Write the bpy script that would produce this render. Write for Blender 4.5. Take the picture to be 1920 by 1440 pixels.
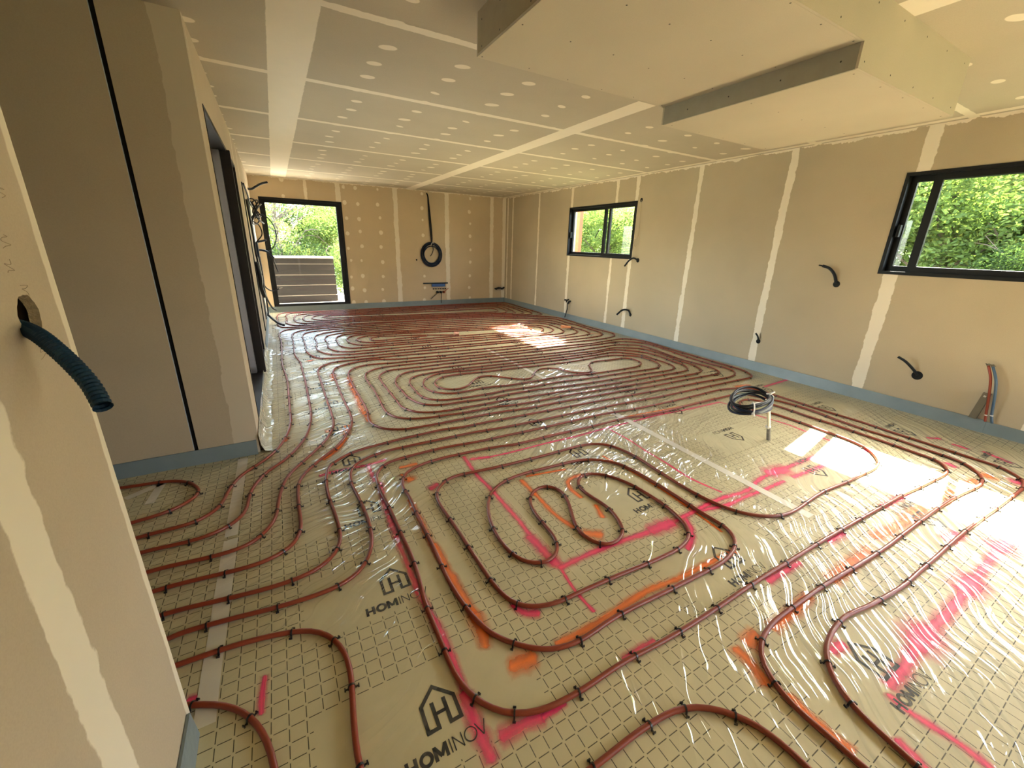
import bpy, bmesh, math, random
from mathutils import Vector, Matrix
for o in list(bpy.data.objects): bpy.data.objects.remove(o)
SC = bpy.context.scene
COL = SC.collection
random.seed(7)
# ------------------------------------------------------------------ camera, sky, sun, exposure
cam = bpy.data.objects.new('camera', bpy.data.cameras.new('camera')); COL.objects.link(cam)
cam.data.sensor_width = 36.0; cam.data.sensor_fit = 'HORIZONTAL'
cam.data.lens = 36.0*753.319/1920
cam.data.shift_x = (960-958.11)/1920; cam.data.shift_y = (701.65-720)/1920
cam.data.clip_start = .02; cam.data.clip_end = 400
PITCH, YAW, ROLL, CAMH = -0.310547, 0.521170, 0.028551, 1.48444
_f = Vector((math.sin(YAW)*math.cos(PITCH), math.cos(YAW)*math.cos(PITCH), math.sin(PITCH)))
_r0 = Vector((math.cos(YAW), -math.sin(YAW), 0)); _u0 = _r0.cross(_f)
_r = _r0*math.cos(ROLL)+_u0*math.sin(ROLL); _u = -_r0*math.sin(ROLL)+_u0*math.cos(ROLL)
cam.matrix_world = Matrix(((_r.x,_u.x,-_f.x,0),(_r.y,_u.y,-_f.y,0),(_r.z,_u.z,-_f.z,CAMH),(0,0,0,1)))
SC.camera = cam
SUN_DIR = Vector((-.98,-.17,-1.0)).normalized()      # the way the sunlight travels
SUN_STRENGTH = 23.0
SKY_STRENGTH = 1.6
SC.view_settings.view_transform = 'Standard'; SC.view_settings.look = 'None'
SC.view_settings.gamma = 1.0; SC.view_settings.use_curve_mapping = False
SC.view_settings.exposure = 2.5
SC.cycles.use_denoising = True
SC.cycles.max_bounces = 10; SC.cycles.diffuse_bounces = 7; SC.cycles.glossy_bounces = 4
SC.cycles.transparent_max_bounces = 24; SC.cycles.transmission_bounces = 4
SC.cycles.sample_clamp_indirect = 6.0
SC.cycles.caustics_reflective = True; SC.cycles.caustics_refractive = False
world = bpy.data.worlds.new('sky'); SC.world = world; world.use_nodes = True
wn = world.node_tree; wn.nodes.clear()
sky = wn.nodes.new('ShaderNodeTexSky'); sky.sky_type = 'NISHITA'; sky.sun_disc = False
sky.sun_elevation = math.asin(-SUN_DIR.z); sky.sun_rotation = math.atan2(-SUN_DIR.x, -SUN_DIR.y)
sky.air_density = 1.0; sky.dust_density = 3.0; sky.ozone_density = 1.0
wmix = wn.nodes.new('ShaderNodeMix'); wmix.data_type = 'RGBA'; wmix.inputs[0].default_value = .55
wn.links.new(sky.outputs[0], wmix.inputs[6]); wmix.inputs[7].default_value = (1.0,.955,.88,1)
wbg = wn.nodes.new('ShaderNodeBackground'); wbg.inputs[1].default_value = SKY_STRENGTH
wo = wn.nodes.new('ShaderNodeOutputWorld')
wn.links.new(wmix.outputs[2], wbg.inputs[0]); wn.links.new(wbg.outputs[0], wo.inputs[0])
sun = bpy.data.objects.new('sun', bpy.data.lights.new('sun','SUN')); COL.objects.link(sun)
sun.data.energy = SUN_STRENGTH; sun.data.angle = math.radians(.6); sun.data.color = (1,.95,.85)
sun.rotation_euler = SUN_DIR.to_track_quat('-Z','Y').to_euler(); sun.location = (12,2,12)
def portal(name, loc, normal, w, h):                 # marks a daylight opening for sampling the sky
    l = bpy.data.lights.new(name,'AREA'); l.shape='RECTANGLE'; l.size=w; l.size_y=h
    l.cycles.is_portal = True
    o = bpy.data.objects.new(name,l); COL.objects.link(o); o.location = loc
    n = Vector(normal); z = Vector((0,0,1)); x = z.cross(-n).normalized()
    m = Matrix((x, z, -n)).transposed()
    o.matrix_world = Matrix.Translation(loc) @ m.to_4x4()
XR, YB, H, XN, XL, YBAY = 5.334, 9.79, 2.625, -.414, -.275, 3.16
XW, YR = -3.2, -3.6                                 # far side of the side room, wall behind the camera
portal('daylight_window', (XR+.02,6.165,1.775), (-1,0,0), 1.84,.93)
portal('daylight_window', (XR+.02,.92,1.775), (-1,0,0), 1.84,.93)
portal('daylight_window', (XR+.02,-1.95,1.775), (-1,0,0), 1.84,.93)  # portal of the unseen window added for daylight
portal('daylight_door', (.6,YB+.02,1.2), (0,-1,0), 1.5,2.1)
portal('daylight_door', (4.4,YR-.02,1.15), (0,1,0), 1.2,2.2)  # portal of the added opening behind the camera
portal('daylight_door', (XL-.3,4.8,1.2), (1,0,0), 2.7,2.15)

# ------------------------------------------------------------------ helpers
def tag(o, label=None, cat=None, group=None, kind=None):
    if label: o['label'] = label
    if cat: o['category'] = cat
    if group: o['group'] = group
    if kind: o['kind'] = kind
    return o
def empty(name, loc=(0,0,0), rz=0):
    o = bpy.data.objects.new(name, None); COL.objects.link(o); o.location = loc; o.rotation_euler=(0,0,rz)
    o.empty_display_size = .1
    return o
def link(name, me, mat, parent=None, smooth=False):
    o = bpy.data.objects.new(name, me); COL.objects.link(o)
    for m in (mat if isinstance(mat,(list,tuple)) else [mat]): me.materials.append(m)
    if smooth:
        for p in me.polygons: p.use_smooth = True
    if parent: o.parent = parent
    return o
class MB:
    def __init__(s): s.v=[]; s.f=[]; s.mi=[]
    def add(s, vs, fs, mi=0):
        n=len(s.v); s.v += [tuple(p) for p in vs]; s.f += [tuple(i+n for i in f) for f in fs]; s.mi += [mi]*len(fs); return s
    def box(s, a, b, mi=0):
        x0,y0,z0 = [min(p,q) for p,q in zip(a,b)]; x1,y1,z1 = [max(p,q) for p,q in zip(a,b)]
        return s.add([(x0,y0,z0),(x1,y0,z0),(x1,y1,z0),(x0,y1,z0),(x0,y0,z1),(x1,y0,z1),(x1,y1,z1),(x0,y1,z1)],
              [(0,3,2,1),(4,5,6,7),(0,1,5,4),(1,2,6,5),(2,3,7,6),(3,0,4,7)], mi)
    def prism(s, pts, ax, a, b, mi=0):              # polygon pts in the two other axes, extruded along ax from a to b
        n=len(pts)
        def mk(p,t):
            q=list(p); q.insert(ax,t); return tuple(q)
        vs=[mk(p,a) for p in pts]+[mk(p,b) for p in pts]
        fs=[tuple(range(n)),tuple(range(2*n-1,n-1,-1))]+[(i,i+n,(i+1)%n+n,(i+1)%n) for i in range(n)]
        return s.add(vs,fs,mi)
    def tube(s, pts, r, n=10, closed=False, caps=True, rf=None, mi=0, open_end=False):
        P=[Vector(p) for p in pts]; m=len(P); rings=[]
        t0=(P[1]-P[0]).normalized(); up=Vector((0,0,1)) if abs(t0.z)<.9 else Vector((1,0,0))
        nrm=(up-t0*up.dot(t0)).normalized(); base=len(s.v)
        for i in range(m):
            if closed: t=(P[(i+1)%m]-P[i-1]).normalized()
            else: t=(P[min(i+1,m-1)]-P[max(i-1,0)]).normalized()
            nrm=(nrm-t*nrm.dot(t)).normalized(); b=t.cross(nrm)
            rr=rf(i) if rf else (r[i] if isinstance(r,(list,tuple)) else r)
            for k in range(n):
                a=2*math.pi*k/n; s.v.append(tuple(P[i]+(nrm*math.cos(a)+b*math.sin(a))*rr))
        for i in range(m if closed else m-1):
            j=(i+1)%m
            for k in range(n):
                s.f.append((base+i*n+k,base+i*n+(k+1)%n,base+j*n+(k+1)%n,base+j*n+k)); s.mi.append(mi)
        if caps and not closed:
            s.f.append(tuple(base+k for k in range(n))[::-1]); s.mi.append(mi)
            if not open_end: s.f.append(tuple(base+(m-1)*n+k for k in range(n))); s.mi.append(mi)
        return s
    def mesh(s, name):
        me=bpy.data.meshes.new(name); me.from_pydata(s.v,[],s.f); me.update()
        if any(s.mi):
            for p,i in zip(me.polygons,s.mi): p.material_index=i
        bm=bmesh.new(); bm.from_mesh(me); bmesh.ops.recalc_face_normals(bm,faces=bm.faces); bm.to_mesh(me); bm.free()
        return me
    def build(s, name, mat, parent=None, smooth=False): return link(name, s.mesh(name), mat, parent, smooth)
def smooth_by_angle(o, deg=40):
    me=o.data
    for p in me.polygons: p.use_smooth=True
    try: me.set_sharp_from_angle(angle=math.radians(deg))
    except Exception: pass
    return o
def bevel(o, w=.004, seg=2):
    m=o.modifiers.new('bevel','BEVEL'); m.width=w; m.segments=seg; m.limit_method='ANGLE'; m.angle_limit=math.radians(40)
    return o
def catmull(s, step=.03):
    s=[Vector(p) for p in s]; P=[2*s[0]-s[1]]+s+[2*s[-1]-s[-2]]; o=[]
    for i in range(1,len(P)-2):
        p0,p1,p2,p3=P[i-1:i+3]; n=max(1,int((p2-p1).length/step)); t=[0]
        for a,b in ((p0,p1),(p1,p2),(p2,p3)): t.append(t[-1]+max(1e-5,(b-a).length)**.5)
        for k in range(n):
            u=t[1]+(t[2]-t[1])*k/n
            A1=p0.lerp(p1,(u-t[0])/(t[1]-t[0])); A2=p1.lerp(p2,(u-t[1])/(t[2]-t[1])); A3=p2.lerp(p3,(u-t[2])/(t[3]-t[2]))
            B1=A1.lerp(A2,(u-t[0])/(t[2]-t[0])); B2=A2.lerp(A3,(u-t[1])/(t[3]-t[1]))
            o.append(B1.lerp(B2,(u-t[1])/(t[2]-t[1])))
    o.append(s[-1]); return o
def relax(p, it=3):
    p=[q.copy() for q in p]
    for _ in range(it):
        q=[v.copy() for v in p]
        for i in range(1,len(p)-1): q[i]=p[i]*.5+(p[i-1]+p[i+1])*.25
        p=q
    return p
# node maths: V wraps a socket or a number
class V:
    nt=None
    def __init__(s,x): s.x=x
    @staticmethod
    def m(op,*a,clamp=False):
        n=V.nt.nodes.new('ShaderNodeMath'); n.operation=op; n.use_clamp=clamp
        for i,q in enumerate(a):
            q=q.x if isinstance(q,V) else q
            if isinstance(q,(int,float)): n.inputs[i].default_value=q
            else: V.nt.links.new(q,n.inputs[i])
        return V(n.outputs[0])
    def __add__(s,o): return V.m('ADD',s,o)
    def __radd__(s,o): return V.m('ADD',o,s)
    def __sub__(s,o): return V.m('SUBTRACT',s,o)
    def __rsub__(s,o): return V.m('SUBTRACT',o,s)
    def __mul__(s,o): return V.m('MULTIPLY',s,o)
    def __rmul__(s,o): return V.m('MULTIPLY',o,s)
    def __truediv__(s,o): return V.m('DIVIDE',s,o)
def vabs(a): return V.m('ABSOLUTE',a)
def vmax(a,b): return V.m('MAXIMUM',a,b)
def vmin(a,b): return V.m('MINIMUM',a,b)
def fract(a): return V.m('FRACT',a)
def floor_(a): return V.m('FLOOR',a)
def sat(a): return V.m('ADD',a,0.0,clamp=True)
def step_lt(a,t,soft): return sat((t-a)*(1.0/soft)+.5)   # 1 where a < t
def gt(a,b): return V.m('GREATER_THAN',a,b)
def lt(a,b): return V.m('LESS_THAN',a,b)
def exp_(a): return V.m('EXPONENT',a)
class Mat:
    def __init__(s,name):
        s.m=bpy.data.materials.new(name); s.m.use_nodes=True; s.nt=s.m.node_tree; s.nt.nodes.clear(); V.nt=s.nt
        s.out=s.nt.nodes.new('ShaderNodeOutputMaterial'); s.b=s.nt.nodes.new('ShaderNodeBsdfPrincipled')
        s.nt.links.new(s.b.outputs[0],s.out.inputs[0])
    def n(s,t): return s.nt.nodes.new(t)
    def l(s,a,b): s.nt.links.new(a.x if isinstance(a,V) else a,b)
    def pos(s):
        g=s.n('ShaderNodeNewGeometry'); x=s.n('ShaderNodeSeparateXYZ'); s.l(g.outputs['Position'],x.inputs[0])
        s.P=g.outputs['Position']; return V(x.outputs[0]),V(x.outputs[1]),V(x.outputs[2])
    def vec(s,x,y,z=0):
        c=s.n('ShaderNodeCombineXYZ')
        for i,q in enumerate((x,y,z)):
            if isinstance(q,V): s.l(q,c.inputs[i])
            else: c.inputs[i].default_value=q
        return c.outputs[0]
    def noise(s,vec,scale=5,detail=3,rough=.5,dist=0,ch=0):
        t=s.n('ShaderNodeTexNoise'); t.inputs['Scale'].default_value=scale; t.inputs['Detail'].default_value=detail
        t.inputs['Roughness'].default_value=rough; t.inputs['Distortion'].default_value=dist
        if vec is not None: s.l(vec,t.inputs['Vector'])
        return V(t.outputs[ch])
    def mix(s,f,a,b):
        n=s.n('ShaderNodeMix'); n.data_type='RGBA'
        if isinstance(f,(int,float)): n.inputs[0].default_value=f
        else: s.l(f,n.inputs[0])
        for i,q in ((6,a),(7,b)):
            if isinstance(q,tuple): n.inputs[i].default_value=(*q,1)
            else: s.l(q,n.inputs[i])
        return n.outputs[2]
    def base(s,c):
        if isinstance(c,tuple): s.b.inputs['Base Color'].default_value=(*c,1)
        else: s.l(c,s.b.inputs['Base Color'])
        return s
    def set(s,**k):
        for a,b in k.items(): s.b.inputs[a.replace('_',' ')].default_value=b
        return s
    def bump(s,h,strength=.3,dist=.01,inp='Normal'):
        b=s.n('ShaderNodeBump'); b.inputs['Strength'].default_value=strength; b.inputs['Distance'].default_value=dist
        s.l(h,b.inputs['Height']); s.l(b.outputs[0],s.b.inputs[inp]); return b.outputs[0]
def simple(name,col,rough=.5,metal=0,var=.12,scale=14,bump=0,coat=0,spec=.5):
    M=Mat(name); x,y,z=M.pos(); n=M.noise(M.P,scale,3)
    M.base(M.mix(n,tuple(c*(1-var) for c in col),tuple(min(1,c*(1+var)) for c in col))).set(Roughness=rough,Metallic=metal)
    M.b.inputs['Specular IOR Level'].default_value=spec
    if coat: M.b.inputs['Coat Weight'].default_value=coat
    if bump: M.bump(M.noise(M.P,scale*4,3),bump,.003)
    return M.m
# ------------------------------------------------------------------ plasterboard with jointing compound
BOARD=(.50,.41,.28); JOINT=(.86,.77,.62)
def plaster(name, bands=(), edge=.016, ax=1, dots=None, extra=None, board=BOARD, joint=JOINT, tilt=0):
    """bands: (axis, centre, half width) of smeared joints, dots: function(M,x,y,z)->mask of filled screw heads"""
    M=Mat(name); x,y,z=M.pos(); c=(x,y,z)
    n1=M.noise(M.P,3.2,4,.6); n2=M.noise(M.P,16,4,.6); n3=M.noise(M.P,260,2)
    st=M.noise(M.vec(x*14,y*14,z*2.2),1,3,.6)
    mask=None
    wob=(n1-.5)*(edge*2.2)+(n2-.5)*edge*1.6+(st-.5)*edge*1.4
    for b in bands:
        a,c0,w=b[:3]; k=b[3] if len(b)>3 else 1.0
        d=vabs(c[a]-c0); m=step_lt(d-wob*k,w,.005)
        mask=m if mask is None else vmax(mask,m)
    if dots: 
        d=dots(M,x,y,z,wob); mask=d if mask is None else vmax(mask,d)
    tone=M.noise(M.P,1.1,3,.55)
    b0=M.mix(sat((tone-.3)*1.6),tuple(q*.90 for q in board),tuple(q*1.10 for q in board))
    b1=M.mix(sat((n3-.35)*.5),b0,tuple(q*.62 for q in board))
    j0=M.mix(M.noise(M.P,5,3),tuple(q*.93 for q in joint),joint)
    col=M.mix(mask*.92,b1,j0) if mask is not None else b1
    if extra: col=extra(M,col,x,y,z)
    M.base(col).set(Roughness=.85)
    h=n3*.3+n2*.15
    if mask is not None: h=h+mask*.6
    M.bump(h,.25,.0015)
    return M.m
def ceiling_dots(M,x,y,z,wob):
    u=(x-.75)/.525; v=(y-2.674)/.295
    cu=floor_(u+.5); cv=floor_(v+.5)
    w=M.n('ShaderNodeTexWhiteNoise'); w.noise_dimensions='2D'; M.l(M.vec(cu,cv),w.inputs['Vector'])
    s=M.n('ShaderNodeSeparateColor'); M.l(w.outputs['Color'],s.inputs[0])
    du=(u-cu)*.525+(V(s.outputs[0])-.5)*.06; dv=(v-cv)*.295+(V(s.outputs[1])-.5)*.05
    du=du+dv*(V(s.outputs[2])-.5)*1.2
    d=V.m('SQRT',du*du+dv*dv*1.9)
    return step_lt(d-wob*.6,V(s.outputs[2])*.02+.036,.006)
def column_dots(axis, cols, z0=.13, dz=.305, r=.03):
    def f(M,x,y,z,wob):
        c=(x,y,z)[axis]; v=(z-z0)/dz; cv=floor_(v+.5); m=None
        for k,c0 in enumerate(cols):
            w=M.n('ShaderNodeTexWhiteNoise'); w.noise_dimensions='2D'; M.l(M.vec(cv,float(k*7+1)),w.inputs['Vector'])
            s=M.n('ShaderNodeSeparateColor'); M.l(w.outputs['Color'],s.inputs[0])
            du=c-c0+(V(s.outputs[0])-.5)*.05; dv=(v-cv)*dz+(V(s.outputs[1])-.5)*.06
            d=V.m('SQRT',du*du*1.3+dv*dv)
            q=step_lt(d-wob*.7,V(s.outputs[2])*.018+r,.006); m=q if m is None else vmax(m,q)
        return m
    return f
M_ceiling=plaster('ceiling_board',[(1,2.674+1.181*k,.034) for k in range(-5,7)]+[(0,.245,.125,.5),(0,2.83,.10,.5),(0,5.25,.04)],.010,dots=ceiling_dots,board=(.51,.44,.325))
M_right=plaster('wall_board_right',[(1,c,w) for c,w in ((-1.9,.05),(-.7,.05),(.52,.05),(1.73,.055),(2.9,.042),(4.11,.036),(5.28,.036),(5.75,.03),(7.02,.034),(8.22,.028),(9.42,.03),(9.68,.03))]+[(2,2.625,.018,1.6)],.022)
M_back=plaster('wall_board_back',[(0,c,w) for c,w in ((.70,.03),(1.31,.045),(2.50,.05),(3.72,.05),(4.93,.05),(5.29,.05))]+[(2,2.625,.012,1.5)],.022,dots=column_dots(0,(.28,1.43,1.69,2.12,3.1,4.32)),board=(.62,.485,.315))
M_left=plaster('wall_board_left',[(1,c,w) for c,w in ((3.2,.05),(6.1,.04),(6.9,.04),(8.9,.04),(9.6,.12))],.012,board=(.62,.50,.35))
def near_extra(M,col,x,y,z):
    # pencil squiggles and scuffs
    return col
M_near=plaster('wall_board_foreground',[(1,.862,.052),(1,1.25,.040,.4),(1,.45,.02),(1,-.35,.05)],.020,board=(.47,.38,.265),joint=(.74,.655,.50))
M_bay=plaster('wall_board_side_room',[(0,-.335,.082,.9),(0,-1.9,.05)],.022,board=(.47,.375,.255),joint=(.60,.50,.36))
M_plain=plaster('wall_board_plain',[(0,1.0,.04),(1,1.0,.04),(1,-1.5,.04)],.012)
def screws(M,x,y,z,wob): return None
M_box=plaster('soffit_board',[],board=(.57,.49,.355))
# ------------------------------------------------------------------ printed insulation film under glossy clear foil
def wrinkles(M,x,y):
    """height of the creased foil in metres-ish units"""
    warp=M.noise(M.P,1.3,2,.5); w2=M.noise(M.P,2.7,2,.5,ch=0)
    def ridges(ang,per,seed,ww):
        ca,sa=math.cos(ang),math.sin(ang)
        a=x*ca+y*sa; b=y*ca-x*sa+(warp-.5)*ww+(w2-.5)*ww*.4
        big=M.noise(M.vec(a*.7+seed,b*per,seed),1,2,.5)           # long folds
        j=M.noise(M.vec(a*.9,b*per*.35,seed+4),1,2,.5)
        crease=vabs(V.m('SINE',b*(per*2.6)+(j-.5)*7.0))              # sharp parallel creases
        return big, V.m('POWER',1-crease,1.6)*sat((j-.36)*4.0)
    ra,ca_=ridges(math.radians(49),20,3.1,.26); rb,cb_=ridges(math.radians(26),26,7.7,.38); rc,cc_=ridges(math.radians(58),9,1.7,.55)
    def blob(cx,cy,rx,ry):
        dx=(x-cx)/rx; dy=(y-cy)/ry
        return exp_((dx*dx+dy*dy)*-1.0)
    zr=sat(blob(2.6,.28,1.15,.72)*1.8+blob(3.7,.95,1.4,.45)*1.1)
    zl=sat(blob(.05,4.6,.7,2.4)*1.7)
    zm=sat(blob(2.4,2.75,.85,.85)*1.9+blob(1.85,1.95,.35,.30)*1.2)
    h=(ra*1.15+ca_*.55+rc*.75+cc_*.2)*zr+(rb*1.3+cb_*.45)*vmax(zl,zm*1.3)+(rc*.9+ra*.5)*zm
    f=sat((M.noise(M.P,.9,2)-.52)*3.0)
    h=h+M.noise(M.P,5.5,3,.5)*.16+(rb*.6+cb_*.15)*f*.35
    return h
def logo_clear(x,y):
    """1 outside the blank windows round each logo"""
    def zone(cx,y0,sx,sy):
        lx=x-cx; v=(y-y0)/.61; ly=(v-floor_(v+.5))*.61*sy
        return lt(vabs(lx*sx+.02),.355)*lt(vabs(ly),.168)
    m=None
    for cx,y0,s in ((.29,.92,1),(1.81,.92,1),(3.18,1.11,-1),(4.67,1.09,-1),(-1.25,.92,1)):
        q=zone(cx,y0,s,1); m=q if m is None else vmax(m,q)
    return 1-m
def film_mat(name, base, grid=False, fade=False, rough=.095, coat=1.0, var=.10):
    M=Mat(name); x,y,z=M.pos()
    n=M.noise(M.P,9,4,.6); n2=M.noise(M.P,120,2)
    col=M.mix(n,tuple(c*(1-var) for c in base),tuple(c*(1+var) for c in base))
    if grid:
        col=M.mix(sat((M.noise(M.P,1.7,3)-.5)*1.3),col,(.30,.25,.15))
        wv=(M.noise(M.P,5,1)-.5)*.0035
        u=(x-.648+wv)/.05; v=(y-.841+wv)/.05
        fu=fract(u); fv=fract(v); du=vmin(fu,1-fu); dv=vmin(fv,1-fv)
        wid=.029
        la=lt(du,wid)*gt(dv,.12); lb=lt(dv,wid)*gt(du,.12)
        g=vmax(la,lb)*logo_clear(x,y)
        # bare overlap along the roll edges
        for e in (1.07,4.09): g=g*gt(vabs(x-e),.022)
        g=g*lt(vabs(x+.395)*-1.0,1.0)
        col=M.mix(g*.93,col,(.030,.026,.014))
        for e in (1.055,4.075): 
            col=M.mix(lt(vabs(x-e),.0022)*.35,col,(.62,.56,.40))
    M.base(col).set(Roughness=.55)
    M.b.inputs['Specular IOR Level'].default_value=.3
    M.b.inputs['Coat Weight'].default_value=coat; M.b.inputs['Coat Roughness'].default_value=rough
    M.b.inputs['Coat IOR'].default_value=1.85
    M.bump(wrinkles(M,x,y),1.0,.034,'Coat Normal')
    if fade:
        a=M.n('ShaderNodeAttribute'); a.attribute_name='fade'
        k=sat((V(a.outputs['Fac'])*1.15-.10)+(M.noise(M.P,220,3,.6)-.5)*.30+(n-.5)*.55)
        t=M.n('ShaderNodeBsdfTransparent'); ms=M.n('ShaderNodeMixShader')
        M.l(k*.86,ms.inputs[0]); M.l(t.outputs[0],ms.inputs[1]); M.l(M.b.outputs[0],ms.inputs[2]); M.l(ms.outputs[0],M.out.inputs[0])
    return M.m
M_film=film_mat('printed_foil',(.53,.47,.285),grid=True)
M_ink=film_mat('black_print',(.016,.017,.018))
M_pink=film_mat('pink_spray',(.95,.05,.18),fade=True,var=.05)
M_orange=film_mat('orange_spray',(1.0,.20,.025),fade=True,var=.05)
M_tape=film_mat('white_tape',(.62,.58,.48),rough=.3,coat=.5)
# ------------------------------------------------------------------ others
M_pipe=simple('red_brown_pipe',(.225,.036,.013),.38,var=.12)
M_clip=simple('black_clip',(.010,.009,.009),.3)
def foam_mat():
    M=Mat('blue_grey_foam'); x,y,z=M.pos()
    n=M.noise(M.P,6,3); M.base(M.mix(n,(.15,.185,.19),(.215,.255,.26))).set(Roughness=.42)
    M.bump(M.noise(M.P,30,3)+M.noise(M.P,4,2)*1.5,.5,.004); return M.m
M_foam=foam_mat()
M_alu=simple('dark_aluminium',(.007,.007,.007),.5,var=.1,spec=.25)
M_brown=simple('dark_brown_aluminium',(.012,.008,.007),.5,var=.1,spec=.25)
M_rubber=simple('black_conduit',(.008,.010,.013),.5,spec=.3)
M_blueconduit=simple('blue_conduit',(.0015,.020,.045),.5,spec=.25,var=.2)
M_bluecable=simple('dark_blue_cable',(.006,.012,.03),.45,spec=.3)
M_cable=simple('black_cable',(.007,.007,.008),.45,spec=.3)
M_beige=simple('beige_cord',(.50,.40,.26),.6)
M_white=simple('white_strap',(.75,.72,.66),.5)
M_post=simple('pale_post',(.52,.47,.33),.5,var=.25,scale=30)
M_redpipe=simple('red_water_pipe',(.28,.045,.02),.35)
M_bluepipe=simple('blue_water_pipe',(.06,.11,.17),.35)
M_steel=simple('weathered_steel',(.16,.14,.10),.5,metal=.6)
M_bluetape=simple('blue_bracket',(.03,.10,.30),.45)
M_hole_shade=simple('hole_shade',(.006,.006,.006),.9)  # near black paints in the shade inside the wall holes
M_cut=simple('cut_board_edge',(.30,.22,.12),.9,var=.35,scale=60,bump=.5)
M_terrace=simple('pale_terrace',(.42,.38,.31),.8)
M_screw=simple('screw_head',(.03,.025,.02),.6)
M_chip=simple('torn_orange_scrap',(.75,.30,.12),.7)
def glass_mat():
    M=Mat('window_glass'); t=M.n('ShaderNodeBsdfTransparent'); t.inputs[0].default_value=(.93,.95,.93,1)
    g=M.n('ShaderNodeBsdfGlossy'); g.inputs['Roughness'].default_value=.01
    f=M.n('ShaderNodeLayerWeight'); f.inputs[0].default_value=.5
    ms=M.n('ShaderNodeMixShader'); M.l(V.m('POWER',V(f.outputs['Facing']),5.0)*.9+.035,ms.inputs[0]); M.l(t.outputs[0],ms.inputs[1]); M.l(g.outputs[0],ms.inputs[2]); M.l(ms.outputs[0],M.out.inputs[0])
    return M.m
M_glass=glass_mat()
def wood_mat():
    M=Mat('dark_wood_grain'); x,y,z=M.pos(); n=M.noise(M.vec(x*2,y*2,z*30),1,5,.65,1.2)
    M.base(M.mix(n,(.004,.0033,.003),(.013,.010,.0085))).set(Roughness=.7,Specular_IOR_Level=.2); M.bump(n,.4,.003); return M.m
M_wood=wood_mat()
def leaf_mat(name,a,b):
    M=Mat(name); o=M.n('ShaderNodeNewGeometry')
    rnd=V(o.outputs['Random Per Island']); col=M.mix(rnd,a,b)
    d=M.n('ShaderNodeBsdfDiffuse'); t=M.n('ShaderNodeBsdfTranslucent'); M.l(col,d.inputs[0])
    M.l(M.mix(rnd,tuple(min(1,c*k) for c,k in zip(a,(1.5,1.5,.7))),tuple(min(1,c*k) for c,k in zip(b,(1.6,1.5,.7)))),t.inputs[0])
    ms=M.n('ShaderNodeMixShader'); ms.inputs[0].default_value=.5
    M.l(d.outputs[0],ms.inputs[1]); M.l(t.outputs[0],ms.inputs[2]); M.l(ms.outputs[0],M.out.inputs[0]); return M.m
M_leaf=leaf_mat('green_leaves',(.06,.10,.036),(.15,.21,.075))
M_leafy=leaf_mat('yellow_green_leaves',(.21,.25,.09),(.42,.45,.18))
M_leafd=leaf_mat('dark_leaves',(.022,.042,.020),(.05,.08,.035))
M_bark=simple('bark',(.07,.055,.04),.9,bump=.6)
M_grass=simple('rough_grass',(.04,.065,.015),.9,var=.5,scale=3)
M_brick=simple('orange_brick',(.22,.05,.018),.8,var=.2)
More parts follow.
